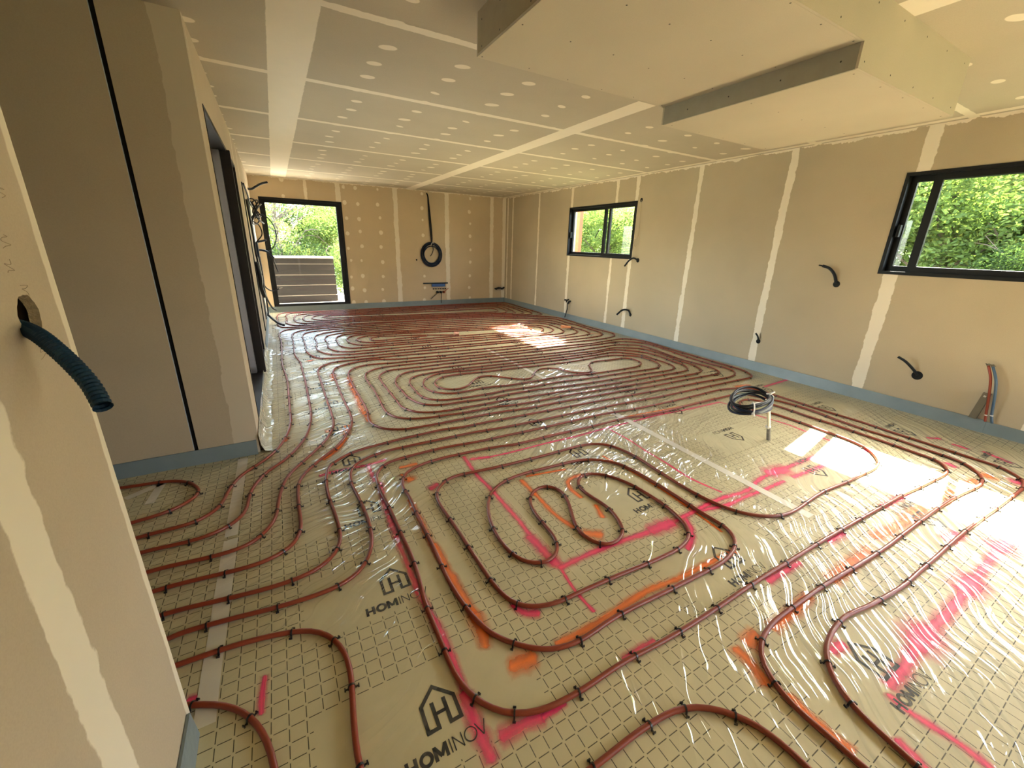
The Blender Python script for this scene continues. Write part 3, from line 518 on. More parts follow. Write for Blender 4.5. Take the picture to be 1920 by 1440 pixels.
# foreground wall with a round hole for the conduit
hy,hz,hr=1.092,1.333,.0385
mb=MB(); yend=1.235; s=.07
for a,c in (((YR,0),(hy-s,H)),((hy+s,0),(yend,H)),((hy-s,0),(hy+s,hz-s)),((hy-s,hz+s),(hy+s,H))):
    mb.add([(XN,a[0],a[1]),(XN,c[0],a[1]),(XN,c[0],c[1]),(XN,a[0],c[1])],[(0,1,2,3)])
N=32; ring=[];sq=[]
for k in range(N):
    a=2*math.pi*k/N; ca,sa=math.cos(a),math.sin(a); q=s/max(abs(ca),abs(sa)); rr=hr*(1+.03*math.sin(7*a)+.02*math.sin(13*a))
    ring.append((XN,hy+rr*ca,hz+rr*sa*1.05)); sq.append((XN,hy+q*ca,hz+q*sa))
mb.add(ring+sq,[(k,(k+1)%N,N+(k+1)%N,N+k) for k in range(N)])
mb.add([(XN,yend,0),(XN-.1,yend,0),(XN-.1,yend,H),(XN,yend,H)],[(0,1,2,3)])
mb.add([(XN-.1,YR,0),(XN-.1,yend,0),(XN-.1,yend,H),(XN-.1,YR,H)],[(0,1,2,3)])
mb.add([(XN,YR,0),(XN-.1,YR,0),(XN-.1,YR,H),(XN,YR,H)],[(0,1,2,3)])
wf=mb.build('wall_foreground',M_near)
M_pencil=simple('pencil_line',(.22,.17,.11),.9)
rp=random.Random(4)
for yy,zz_ in ((1.106,1.381),(1.078,1.423),(1.094,1.267),(1.093,1.468),(1.132,1.555)):
    pts=[]
    for i in range(7): pts.append((XN+.0002,yy+.014*math.sin(i*1.9+yy*50)+rp.uniform(-.004,.004),zz_+.004*i-.012+rp.uniform(-.004,.004)))
    MB().tube(relax(catmull(pts,.003),1),.00045,4).build('pencil_mark',M_pencil,wf)
w_=wf; tag(wf,kind='structure')
mb=MB(); inner=[(XN-.016,p[1],p[2]) for p in ring]
mb.add(ring+inner,[(k,(k+1)%N,N+(k+1)%N,N+k) for k in range(N)]); mb.build('hole_edge',M_cut,wf)
mb=MB(); mb.add([(XN-.055,hy-.09,hz-.09),(XN-.055,hy+.09,hz-.09),(XN-.055,hy+.09,hz+.09),(XN-.055,hy-.09,hz+.09)],[(0,1,2,3)]); mb.build('hole_shade_back',M_hole_shade,wf)  # black sheet paints the darkness inside the wall
# ------------------------------------------------------------------ dropped soffit
BX0,BX1,BX2,BY0,BY1,BZ1,BZ2=1.07,2.505,3.785,1.165,2.325,2.431,2.323
def sheet(mb,a,b): mb.box(a,b)
bulk=empty('ceiling_bulkhead',(BX0,BY0,BZ1)); tag(bulk,kind='structure')
def bpart(name,a,b,mat):
    mb=MB().box(a,b); o=mb.build(name,mat,bulk); o.location=-bulk.location; return o
bpart('soffit_board',(BX0,BY0+.0125,BZ1),(BX1,BY1-.0125,BZ1+.0125),M_box)
bpart('soffit_board',(BX1+.0125,BY0+.0125,BZ2),(BX2,BY1-.0125,BZ2+.0125),M_box)
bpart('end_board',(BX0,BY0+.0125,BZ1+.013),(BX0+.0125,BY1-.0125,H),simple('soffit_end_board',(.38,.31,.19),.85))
bpart('side_board',(BX0,BY0,BZ1),(BX1,BY0+.012,H),M_box)
bpart('side_board',(BX1,BY0,BZ2),(BX2,BY0+.012,H),M_box)
bpart('side_board',(BX0,BY1-.012,BZ1),(BX1,BY1,H),M_box)
bpart('side_board',(BX1,BY1-.012,BZ2),(BX2,BY1,H),M_box)
bpart('end_board',(BX2-.0125,BY0+.0125,BZ2+.013),(BX2,BY1-.0125,H),M_box)
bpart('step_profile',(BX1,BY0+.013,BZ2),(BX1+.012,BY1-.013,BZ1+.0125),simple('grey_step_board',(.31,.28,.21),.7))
rs=random.Random(3); mb=MB()
def screw(p,ax):
    r=.0045; n=8; vs=[]
    for k in range(n):
        a=2*math.pi*k/n; q=[r*math.cos(a),r*math.sin(a)]; q.insert(ax,0); vs.append(tuple(p[i]+q[i] for i in range(3)))
    mb.add(vs,[tuple(range(n))])
for i in range(6):
    for yy in (BY0+.03,BY0+.38,BY0+.75,BY1-.03): screw((BX0+.03+i*.272+rs.uniform(-.01,.01),yy+rs.uniform(-.01,.01),BZ1-.0006),2)
for i in range(5):
    for yy in (BY0+.04,BY0+.55,BY1-.04): screw((BX1+.06+i*.29+rs.uniform(-.01,.01),yy,BZ2-.0006),2)
for i in range(10): screw((BX0+.03+i*.29,BY0-.0006,BZ1+.03 if i<5 else BZ2+.035),1); screw((BX0+.03+i*.29,BY0-.0006,H-.04),1)
for yy in (.06,.35,.62,.9,1.1): screw((BX0-.0006,BY0+yy,BZ1+.03),0); screw((BX0-.0006,BY0+yy,H-.05),0)
for yy in (.08,.36,.66,.95): screw((BX1-.0006,BY0+yy,BZ2+.05),0)
o=mb.build('screw_heads',M_screw,bulk); o.location=-bulk.location; o['kind']='stuff'
# ------------------------------------------------------------------ blue edge strips along the walls
def strip(name, pts, h=.105, th=.008, lean=.012):
    """pts along the wall foot; strip leans out from the wall. pts: (x,y,nx,ny)"""
    mb=MB(); n=len(pts); rr=random.Random(len(name)*3+n)
    P=[]
    for (x,y,nx,ny) in pts:
        a=lean*(.6+.8*rr.random()); hh=h+rr.uniform(-.003,.003)
        P+= [(x+nx*a,y+ny*a,.0),(x+nx*.002,y+ny*.002,hh),(x+nx*(.002+th),y+ny*(.002+th),hh+.001),(x+nx*(a+th),y+ny*(a+th),.0)]
    fs=[]
    for i in range(n-1):
        for k in range(4): fs.append((i*4+k,i*4+(k+1)%4,(i+1)*4+(k+1)%4,(i+1)*4+k))
    fs+=[(0,1,2,3),tuple((n-1)*4+k for k in (3,2,1,0))]
    mb.add(P,fs); o=mb.build(name,M_foam,smooth=False); tag(o,kind='structure'); return o
def ser(a,b,step): 
    n=max(1,int(abs(b-a)/step)); return [a+(b-a)*i/n for i in range(n+1)]
strip('baseboard_right',[(XR,y,-1,0) for y in ser(YR,.78,.5)])
strip('baseboard_right',[(XR-.004,y,-1,0) for y in ser(.76,YB-.012,.45)],h=.115,lean=.022)
strip('baseboard_back',[(x,YB,0,-1) for x in ser(XL+.01,XR-.012,.45)],h=.118)
strip('baseboard_left',[(XL,y,1,0) for y in ser(6.35,YB-.012,.5)],h=.11)
strip('baseboard_side_room',[(x,YBAY,0,-1) for x in ser(XW,XL-.012,.5)],h=.10,lean=.018)
strip('baseboard_foreground',[(XN,y,1,0) for y in ser(YR,yend-.03,.5)],h=.10,lean=.016)
# end of the foreground strip folded forward
# clear foil apron turned up the foot of the left wall
M_foil=film_mat('clear_foil_apron',(.46,.42,.30),rough=.06)
mb=MB(); rr=random.Random(5); P=[];n=0
ys=ser(YBAY-.02,6.4,.06)
for y in ys:
    q=math.sin(y*9)*.004+rr.uniform(-.004,.004)
    P+=[(XL+.006+q*.3,y,.12+q+(.02 if y<4 else 0)),(XL+.012+q,y,.06),(XL+.03+q*1.5,y,.012),(XL+.075+q*2,y,.0015)]
mb.add(P,[(i*4+k,i*4+k+1,(i+1)*4+k+1,(i+1)*4+k) for i in range(len(ys)-1) for k in range(3)])
o=mb.build('foil_apron',M_foil,smooth=True); tag(o,'clear foil turned up the foot of the left wall under the dark sliding door','foil')
# ------------------------------------------------------------------ tapes and prints on the foil (parts of the floor)
def flat(pts,z,name,mat,par=floor):
    mb=MB(); mb.add([(x,y,z) for x,y in pts],[tuple(range(len(pts)))]); return mb.build(name,mat,par)
def tape(x0,y0,x1,y1,w,name='adhesive_tape',z=.0014):
    d=Vector((x1-x0,y1-y0)); L=d.length; d/=L; nrm=Vector((-d.y,d.x)); n=max(2,int(L/.12)); rr=random.Random(int(x0*100+y0*10)); vs=[]
    for i in range(n+1):
        c=Vector((x0,y0))+d*L*i/n
        for sgn in (-1,1):
            q=c+nrm*sgn*(w/2+rr.uniform(-.0015,.0015)); vs.append((q.x,q.y,z))
    mb=MB(); mb.add(vs,[(2*i,2*i+1,2*i+3,2*i+2) for i in range(n)]); return mb.build(name,M_tape,floor)
tape(-.388,1.22,-.385,2.18,.062); tape(-.386,2.21,-.378,3.10,.058)
tape(2.575,.86,2.60,2.62,.062); tape(-.95,2.86,-.80,2.97,.05); tape(-.82,2.74,-.80,2.97,.045)
tape(2.58,3.7,2.58,5.2,.05)
def seg(mb,a,b,w,z):
    a=Vector(a);b=Vector(b);d=(b-a).normalized();n=Vector((-d.y,d.x))*w/2
    mb.add([(a.x-n.x,a.y-n.y,z),(b.x-n.x,b.y-n.y,z),(b.x+n.x,b.y+n.y,z),(a.x+n.x,a.y+n.y,z)],[(0,1,2,3)])
def arc(mb,cx,cy,rx,ry,w,z,n=28):
    vs=[];
    for k in range(n):
        a=2*math.pi*k/n; vs+=[(cx+(rx-w/2)*math.cos(a),cy+(ry-w/2)*math.sin(a),z),(cx+(rx+w/2)*math.cos(a),cy+(ry+w/2)*math.sin(a),z)]
    mb.add(vs,[(2*k,2*k+1,(2*k+3)%(2*n),(2*k+2)%(2*n)) for k in range(n)])
def logo_mesh():
    """house outline with an H inside, the word below; origin = centre of the house, text reads along +x"""
    mb=MB(); z=0; w=.0125
    out=[(-.064,-.064),(-.064,.030),(-.004,.083),(.060,.022),(.060,-.064)]
    # one folded line: H strokes turn into the house outline
    pl=[(-.022,.026),(-.022,-.0575),(-.0577,-.0575),(-.0577,.026),(-.004,.075),(.0537,.018),(.0537,-.0575),(.019,-.0575),(.019,.026)]
    P=[Vector(p) for p in pl]; n=len(P); L=[];R=[]
    for i in range(n):
        d0=(P[i]-P[i-1]).normalized() if i else (P[1]-P[0]).normalized()
        d1=(P[i+1]-P[i]).normalized() if i<n-1 else d0
        t=(d0+d1).normalized(); nn=Vector((-t.y,t.x)); k=w/2/max(.35,nn.dot(Vector((-d0.y,d0.x))))
        L.append(P[i]+nn*k); R.append(P[i]-nn*k)
    mb.add([(p.x,p.y,z) for q in zip(L,R) for p in q],[(2*i,2*i+1,2*i+3,2*i+2) for i in range(n-1)])
    seg(mb,(-.022,-.014),(.019,-.014),w*.9,z)
    b,t=-.141,-.100; x=-.148                      # word, cap height .041
    bw=.0105; lw=.0036
    def I(x,w_): seg(mb,(x,b),(x,t),w_,z)
    I(x+.005,bw); I(x+.031,bw); seg(mb,(x+.005,(b+t)/2),(x+.031,(b+t)/2),bw*.8,z); x+=.041
    arc(mb,x+.0215,(b+t)/2,.0165,.0165,bw,z); x+=.045
    I(x+.005,bw); I(x+.040,bw); seg(mb,(x+.006,t-.003),(x+.0225,b+.008),bw*.95,z); seg(mb,(x+.0225,b+.008),(x+.039,t-.003),bw*.95,z); x+=.052
    I(x+.002,lw); x+=.011
    I(x+.002,lw); I(x+.030,lw); seg(mb,(x+.002,t),(x+.030,b),lw,z); x+=.038
    arc(mb,x+.020,(b+t)/2,.0195,.020,lw,z,36); x+=.041
    seg(mb,(x,t),(x+.017,b),lw,z); seg(mb,(x+.017,b),(x+.034,t),lw,z)
    return mb.mesh('printed_logo')
LM=logo_mesh(); LM.materials.append(M_ink)
def logo(x,y,flip):
    o=bpy.data.objects.new('printed_logo',LM); COL.objects.link(o); o.parent=floor; o.location=(x,y,.0011)
    if flip: o.rotation_euler=(0,0,math.pi)
rl=random.Random(11)
for k in range(-1,15):
    if .92+.61*k<9.5:
        logo(.29,.92+.607*k,False); logo(1.815,.895+.605*k,False)
for k in range(-2,14): logo(3.18,1.12+.605*k,True); logo(4.67,1.09+.605*k,True)
for k in range(3,5): logo(-1.25,.92+.607*k,False)
def spray(pts,w,mat,name,z):
    p=relax(catmull([(a,b,z) for a,b in pts],.02),2) if len(pts)>1 else [Vector((*pts[0],z))]
    rr=random.Random(int(pts[0][0]*1000)); n=len(p); vs=[];fd=[];K=4
    a=(p[1]-p[0]).normalized(); e=(p[-1]-p[-2]).normalized()
    p=[p[0]-a*w*.5]+p+[p[-1]+e*w*.5]; n=len(p)
    for i in range(n):
        d=(p[min(i+1,n-1)]-p[max(i-1,0)]).normalized(); nn=Vector((-d.y,d.x,0)); ww=w*1.05*(.85+.3*rr.random())
        for k in range(K+1):
            t=k/K*2-1; vs.append(tuple(p[i]+nn*ww*t)); f=1-abs(t); 
            if i in (0,n-1): f=0
            fd.append(f)
    fs=[(i*(K+1)+k,i*(K+1)+k+1,(i+1)*(K+1)+k+1,(i+1)*(K+1)+k) for i in range(n-1) for k in range(K)]
    mb=MB(); mb.add(vs,fs); me=bpy.data.meshes.new(name); me.from_pydata(vs,[],fs); me.update()
    at=me.attributes.new('fade','FLOAT','POINT'); at.data.foreach_set('value',fd)
    return link(name,me,mat,floor)
for i,(w,p) in enumerate(PAINT['pk']): spray(p,w,M_pink,'pink_spray_mark',.0007+.00002*(i%9))
for i,(w,p) in enumerate(PAINT['og']): spray(p,w,M_orange,'orange_spray_mark',.0005+.00002*(i%9))
# ------------------------------------------------------------------ heating pipes
PR=.0098
def clip_mesh():
    mb=MB(); n=10; r0,r1,hw=PR+.0006,PR+.0026,.0032; vs=[];c=PR+.0012
    for s in (-hw,hw):
        for k in range(n+1):
            a=math.pi*k/n
            for r in (r0,r1): vs.append((s,r*math.cos(a),c+r*math.sin(a)))
    m=(n+1)*2; fs=[]
    for k in range(n):
        a=2*k; fs+=[(a+1,a+3,m+a+3,m+a+1),(a,m+a,m+a+2,a+2),(a,a+2,a+3,a+1),(m+a,m+a+1,m+a+3,m+a+2)]
    mb.add(vs,fs)
    for s in (-1,1):
        mb.add([(-hw,s*r0,c),(hw,s*r0,c),(hw,s*r1,c),(-hw,s*r1,c),(-hw,s*(r0+.001),.0003),(hw,s*(r0+.001),.0003),(hw,s*(r1+.002),.0003),(-hw,s*(r1+.002),.0003)],
               [(0,1,5,4),(1,2,6,5),(2,3,7,6),(3,0,4,7),(4,5,6,7)])
        # barb arm sticking out sideways
        mb.add([(-.002,s*(r1-.001),.006),(.002,s*(r1-.001),.006),(.0022,s*(r1+.012),.0045),(-.0022,s*(r1+.012),.0045),(-.002,s*(r1-.001),.002),(.002,s*(r1-.001),.002),(.0022,s*(r1+.012),.0005),(-.0022,s*(r1+.012),.0005)],
               [(0,1,2,3),(4,7,6,5),(0,4,5,1),(1,5,6,2),(2,6,7,3),(3,7,4,0)])
        mb.box((-.0055,s*(r1+.008),.0005),(.0055,s*(r1+.012),.008))
    return mb.mesh('pipe_clip')
CLIP=clip_mesh(); CLIP.materials.append(M_clip)
def heat_pipe(runs,label,group=None,spacing=.235,keep=98,sm=4,name='heating_pipe',z=PR+.0012):
    mb=MB(); clips=[]; rr=random.Random(len(runs)*17+len(label))
    for run in runs:
        p=relax(catmull([(a,b,z) for a,b in run],.028),sm)
        cv=[0]*len(p)
        q=[v for v in p]
        mb.tube(q,PR,8)
        acc=rr.uniform(.05,.2); 
        for i in range(1,len(p)-1):
            acc+=(p[i]-p[i-1]).length
            d0=(p[i]-p[max(0,i-3)]); d1=(p[min(len(p)-1,i+3)]-p[i]); bend=d0.angle(d1) if d0.length>1e-6 and d1.length>1e-6 else 0
            lim=spacing*(.62 if bend>.35 else 1.0)*rr.uniform(.85,1.2) if acc>.1 else 9
            if acc>=lim:
                acc=0; d=p[i+1]-p[i-1]; clips.append((p[i].x,p[i].y,math.atan2(d.y,d.x)))
    pipe=mb.build(name,M_pipe,smooth=True); tag(pipe,label,'pipe',group)
    vis=[c for c in clips if c[1]>-.2 and c[1]>c[0]*-.3]
    vis.sort(key=lambda c:c[0]**2+c[1]**2)
    for k,(x,y,a) in enumerate(vis[:keep]):
        o=bpy.data.objects.new('pipe_clip',CLIP); COL.objects.link(o); o.parent=pipe; o.location=(x,y,0); o.rotation_euler=(0,0,a+rr.uniform(-.12,.12))
    rest=vis[keep:]
    if rest:
        mr=MB(); V0=[v.co.copy() for v in CLIP.vertices]; F0=[tuple(p.vertices) for p in CLIP.polygons]
        for x,y,a in rest:
            ca,sa=math.cos(a),math.sin(a); mr.add([(x+v.x*ca-v.y*sa,y+v.x*sa+v.y*ca,v.z) for v in V0],F0)
        o=mr.build('pipe_clips',M_clip,pipe); o['kind']='stuff'
    return pipe
heat_pipe(PIPES['fore'],'red brown heating pipe winding through the foreground with a small S curve in its middle')
heat_pipe(PIPES['spiral'],'heating pipe coiled as a long oval with a wavy core, behind the foreground loops')
heat_pipe(PIPES['mid'],'red brown heating pipe in nested loops under the farther patch of sunlight')
heat_pipe(PIPES['back'],'red brown heating pipe in flat nested loops along the foot of the back wall',sm=3)
heat_pipe(PIPES['U'],'red brown heating pipe ending in a U bend beside the side room wall')
heat_pipe(PIPES['L8'],'heating pipe leaving the foreground wall and bending past the nearest printed house')
heat_pipe(PIPES['L9'],'short red brown heating pipe crossing the pink sprayed white tape at the foreground wall foot')
heat_pipe(PIPES['O'],'heating pipe arching alone between the nearest print and the creased foil')
# ------------------------------------------------------------------ windows and doors
def frame_boxes(mb,ax,p0,p1,a0,a1,z0,z1,wl,wr,wb,wt):
    def bx(a,b,c,d):
        if ax==0: mb.box((p0,a,c),(p1,b,d))
        else: mb.box((a,p0,c),(b,p1,d))
    bx(a0,a0+wl,z0,z1); bx(a1-wr,a1,z0,z1); bx(a0+wl,a1-wr,z0,z0+wb); bx(a0+wl,a1-wr,z1-wt,z1)
def slider(name,y0,y1,z0,z1,m1,m2,parent_x=XR):
    """two sliding sashes; m1: y of the near sash's far stile, m2: overlap"""
    root=empty(name,(XR,(y0+y1)/2,z0)); tag(root,kind='structure'); loc=Vector(root.location)
    def part(nm,mb,mat,par=root,bev=False):
        o=mb.build(nm,mat,par)
        if par is root: o.location=-loc
        return o
    mb=MB(); frame_boxes(mb,0,XR-.006,XR+.12,y0,y1,z0,z1,.028,.028,.030,.030); part('window_frame',mb,M_alu)
    mb=MB(); frame_boxes(mb,0,XR+.018,XR+.052,y0+.028,m1+.035,z0+.03,z1-.03,.050,.062,.052,.052); sa=part('sash',mb,M_alu)
    mb=MB(); mb.box((XR+.033,y0+.07,z0+.075),(XR+.037,m1-.02,z1-.075)); part('pane',mb,M_glass,sa)
    mb=MB(); frame_boxes(mb,0,XR+.062,XR+.098,m2-.035,y1-.028,z0+.03,z1-.03,.055,.050,.052,.052); sb=part('sash',mb,M_alu)
    mb=MB(); mb.box((XR+.078,m2+.01,z0+.075),(XR+.082,y1-.07,z1-.075)); part('pane',mb,M_glass,sb)
    mb=MB(); zc=(z0+z1)/2-.06; mb.box((XR+.012,y1-.068,zc-.05),(XR+.062,y1-.045,zc+.06)); part('handle',mb,M_alu)
    return root,part,sa
r1,part1,sa1=slider('window_1',5.245,7.085,WZ0,WZ1,6.02,5.96)
mb=MB(); mb.tube([(XR+.012,6.10,1.80),(XR-.03,6.10,1.80),(XR-.035,6.16,1.72),(XR-.035,6.2,1.66)],.009,8); part1('handle',mb,M_alu)
r2,part2,sa2=slider('window_2',0,1.84,WZ0,WZ1,1.60,.86)
r3=empty('added_window',(XR,-1.95,.15)); tag(r3,kind='structure')  # unseen window, added to let in more daylight
mb=MB(); frame_boxes(mb,0,XR+.02,XR+.09,-2.87,-1.03,WZ0,WZ1,.06,.06,.06,.06); o=mb.build('window_frame',M_alu,r3); o.location=-Vector(r3.location)
# glazed door in the back wall
d1=empty('door_1',(.6,YB,.12)); tag(d1,kind='structure'); l1=-Vector(d1.location)
mb=MB(); frame_boxes(mb,1,YB-.012,YB+.09,-.145,1.365,.12,2.255,.035,.035,.02,.04); o=mb.build('door_frame',M_alu,d1); o.location=l1
mb=MB(); frame_boxes(mb,1,YB+.004,YB+.07,-.11,1.33,.135,2.215,.062,.085,.03,.062); lf=mb.build('door_leaf',M_alu,d1); lf.location=l1
o=MB().box((-.05,YB+.035,.16),(1.25,YB+.041,2.155)).build('pane',M_glass,lf)
# dark sliding door in the left wall
d2=empty('door_2',(XL,4.7,.085)); tag(d2,kind='structure'); l2=-Vector(d2.location)
def dp(nm,mb,mat,par=None):
    o=mb.build(nm,mat,par or d2)
    if par is None: o.location=l2
    return o
mb=MB(); frame_boxes(mb,0,XL-.20,XL+.004,3.47,6.0,.085,2.27,.025,.03,.03,.03); dp('door_frame',mb,M_brown)
mb=MB(); frame_boxes(mb,0,XL-.19,XL-.14,3.50,4.98,.115,2.24,.06,.06,.08,.06); s1=dp('sash',mb,M_brown)
dp('pane',MB().box((XL-.168,3.55,.19),(XL-.162,4.93,2.19)),M_glass,s1)
mb=MB(); frame_boxes(mb,0,XL-.125,XL-.06,4.86,5.97,.115,2.24,.09,.06,.08,.06); s2=dp('sash',mb,M_brown)
dp('pane',MB().box((XL-.095,4.94,.19),(XL-.089,5.92,2.19)),M_glass,s2)
mb=MB().box((XL-.05,4.93,.10),(XL+.03,5.0,2.25)); dp('stile',mb,M_brown)
dp('reflection_panel',MB().box((XL-.13,4.855,.12),(XL-.05,4.93,2.235)),simple('mauve_grey_reflection',(.13,.115,.115),.45))  # added panel; its mauve grey paints in the reflection on the door
mb=MB().box((XL-.14,4.3,1.02),(XL-.095,4.35,1.16)); dp('handle',mb,M_alu)
mb=MB(); mb.box((XL-.2,3.5,.075),(XL+.01,4.9,.10)); mb.box((XL-.10,3.5,.10),(XL-.09,4.9,.112)); dp('track',mb,simple('door_track',(.25,.25,.26),.3,metal=.8))
M_shutter=simple('grey_brown_shutter',(.10,.085,.080),.35)
# outside face seen through the sliding door
# ------------------------------------------------------------------ conduits, cables, fittings
def stub(pts,r,label,hole=None,mat=M_rubber,group=None,name='conduit_stub',holer=.034,nrm=0,tip=None,ridge=True):
    root=empty(name,pts[0]); tag(root,label,'conduit',group); l=-Vector(pts[0])
    p=relax(catmull(pts,.004),6)
    rf=(lambda i:r*(1.0+.09*(1 if (i//1)%2 else -1))) if ridge else None
    o=MB().tube(p,r,12,rf=rf,open_end=True).build('conduit',mat,root,smooth=False); o.location=l
    if hole:
        mb=MB(); n=20; vs=[]
        for k in range(n):
            a=2*math.pi*k/n; q=[holer*math.cos(a),holer*math.sin(a)*1.03]; q.insert(nrm,-.0012); vs.append(tuple(hole[i]+q[i] for i in range(3)))
        mb.add(vs,[tuple(range(n))]); o=mb.build('hole_shade_disc',M_hole_shade,root); o.location=l  # flat black disc painting the shade inside a hole
    if tip:
        o=MB().tube(tip,r*.5,8).build('wire_end',M_cable,root,smooth=True); o.location=l
    return root
stub([(-.43,1.080,1.318),(-.414,1.066,1.314),(-.385,1.027,1.306),(-.355,.988,1.286),(-.325,.949,1.259),(-.305,.923,1.233),(-.288,.890,1.203)],.0128,'ribbed dark blue conduit drooping out of the round hole in the foreground wall',None,M_blueconduit)
stub([(XR,2.173,1.184),(XR-.05,2.194,1.28),(XR-.09,2.237,1.34),(XR-.108,2.30,1.362)],.0145,'black conduit curving up out of the wall, highest one left of the big window',(XR,2.168,1.175),tip=[(XR-.105,2.29,1.36),(XR-.11,2.335,1.367)])
stub([(XR,2.858,.389),(XR-.04,2.855,.45),(XR-.06,2.879,.489)],.010,'tiny black conduit stub low on the wall by a pale vertical joint',(XR,2.858,.382),holer=.028)
stub([(XR,1.297,.383),(XR-.05,1.339,.449),(XR-.10,1.391,.511),(XR-.12,1.445,.543)],.0115,'black conduit poking up from a large round hole below the big window',(XR,1.297,.378),holer=.042)
stub([(XR,5.118,.375),(XR-.05,5.132,.451),(XR-.09,5.22,.449),(XR-.12,5.325,.352)],.015,'black conduit hook arching out low on the wall under the small window end',(XR,5.118,.372),holer=.03)
stub([(XR,5.095,1.301),(XR-.05,5.149,1.333),(XR-.09,5.201,1.295),(XR-.11,5.278,1.195)],.014,'black conduit hook hanging at the lower corner of the small window',(XR,5.095,1.30),holer=.035)
# cord by the small window
c=empty('hanging_cord',(XR,5.17,2.246)); tag(c,'thin beige cord hanging from a black hole beside the small window, looped at its end','cord'); l=-Vector(c.location)
o=MB().tube(relax(catmull([(XR,5.17,2.246),(XR-.02,5.15,2.106),(XR-.012,5.147,1.876),(XR-.02,5.148,1.667),(XR-.03,5.213,1.607),(XR-.03,5.173,1.50),(XR-.03,5.09,1.57),(XR-.02,5.14,1.69),(XR-.02,5.20,1.65)],.02),3),.0035,6).build('cord',M_beige,c,True); o.location=l
n=16; mb=MB().add([(XR-.0015,5.17+.028*math.cos(2*math.pi*k/n),2.246+.034*math.sin(2*math.pi*k/n)) for k in range(n)],[tuple(range(n))]); o=mb.build('hole_shade_disc',M_hole_shade,c); o.location=l  # black disc painted as the dark of the hole
# cable cluster low on the right wall
c=empty('cable_bundle',(XR,6.89,.375)); tag(c,'cluster of black cable ends low on the wall below the small window, one trailing down','cable bundle'); l=-Vector(c.location)
for k,p in enumerate([[(XR,6.95,.40),(XR-.05,6.95,.40),(XR-.07,6.97,.41)],[(XR,6.84,.39),(XR-.05,6.84,.38),(XR-.06,6.86,.33)],[(XR,6.88,.35),(XR-.04,6.88,.33),(XR-.05,6.87,.25),(XR-.055,6.90,.14),(XR-.06,6.93,.04)],[(XR,6.91,.42),(XR-.06,6.90,.40),(XR-.07,6.90,.36)]]):
    o=MB().tube(relax(catmull(p,.01),2),[.017,.016,.009,.013][k],8).build('cable',M_cable,c,True); o.location=l
# back wall cluster in the corner
c=empty('cable_bundle',(5.17,YB,.36)); tag(c,'row of short black conduit ends low on the back wall near the corner','cable bundle'); l=-Vector(c.location)
for k in range(5):
    x=5.05+k*.055; o=MB().tube([(x,YB,.36+.012*(k%2)),(x,YB-.05,.36+.01*(k%3)),(x+.008,YB-.085,.355+.02*((k*2)%3))],.022,8).build('conduit',M_rubber,c,True); o.location=l
# blue bracket with conduits
c=empty('manifold_bracket',(3.37,YB,.53)); tag(c,'blue and black bracket low on the back wall with conduit ends below it','bracket'); l=-Vector(c.location)
o=MB().box((3.07,YB-.03,.522),(3.70,YB,.552)).build('rail',M_alu,c); o.location=l
o=MB().box((3.28,YB-.045,.455),(3.62,YB-.004,.522)).build('blue_plate',M_bluetape,c); o.location=l
for k in range(6):
    x=3.32+k*.062; o=MB().tube([(x,YB,.40),(x,YB-.04,.40),(x,YB-.055,.405)],.014,8).build('socket',M_rubber,c,True); o.location=l
for x,m in ((3.42,M_rubber),(3.50,M_rubber),(3.58,M_redpipe)):
    o=MB().tube([(x,YB,.32),(x,YB-.06,.32),(x+.004,YB-.075,.318)],.027,10).build('conduit',m,c,True); o.location=l
for p,m in (([(3.42,YB-.06,.32),(3.38,YB-.07,.28),(3.30,YB-.08,.22),(3.22,YB-.09,.16)],M_cable),([(3.50,YB-.06,.32),(3.51,YB-.07,.26),(3.50,YB-.07,.15),(3.50,YB-.07,.05)],M_cable),([(3.58,YB-.06,.32),(3.63,YB-.06,.36),(3.70,YB-.05,.41)],M_redpipe)):
    o=MB().tube(relax(catmull(p,.015),1),.008,6).build('wire',m,c,True); o.location=l
# coil on the back wall
c=empty('cable_coil',(3.28,YB,1.3)); tag(c,'coil of dark blue conduit hanging from a cable on the back wall','cable coil'); l=-Vector(c.location)
for dx in (-.006,.024):
    o=MB().tube(relax(catmull([(3.235,YB,2.575),(3.245,YB-.04,2.54),(3.255+dx*.3,YB-.035,2.40),(3.275+dx,YB-.03,2.0),(3.305+dx*.6,YB-.035,1.56),(3.305,YB-.04,1.50)],.03),2),.014,8).build('feed_cable',M_cable,c,True); o.location=l
rc=random.Random(2)
for k in range(6):
    rx=.20+.014*k-.02*(k%2); rz=.235+.010*k-.02*(k%2); cz=1.24-.006*k; cxx=3.285+rc.uniform(-.012,.012)
    if k==5: rx,rz,cz=.20,.235,1.175
    o=MB().tube([(cxx+rx*math.cos(a),YB-.025-.016*(k%3),cz+rz*math.sin(a)) for a in [2*math.pi*i/40 for i in range(40)]],.0165 if k<5 else .011,8,closed=True).build('coil_turn',M_bluecable if k%3 else M_cable,c,True); o.location=l
o=MB().tube(relax(catmull([(3.27,YB-.05,1.40),(3.31,YB-.075,1.49),(3.36,YB-.06,1.47),(3.33,YB-.03,1.38),(3.28,YB-.05,1.42)],.01),2),.008,6).build('tie',M_white,c,True); o.location=l
o=MB().tube(relax(catmull([(3.32,YB-.06,1.44),(3.33,YB-.07,1.34),(3.30,YB-.06,1.24),(3.26,YB-.05,1.18)],.01),1),.009,6).build('loose_end',M_cable,c,True); o.location=l
c=MB().tube([(2.93,YB+.001,1.09),(2.93,YB-.012,1.09)],.017,10).build('hole_shade_stub',M_hole_shade,None,True); tag(c,'small hole painted as a dark disc in the back wall beside the hanging blue coil','hole')  # dark stub standing in for the shade of a small hole
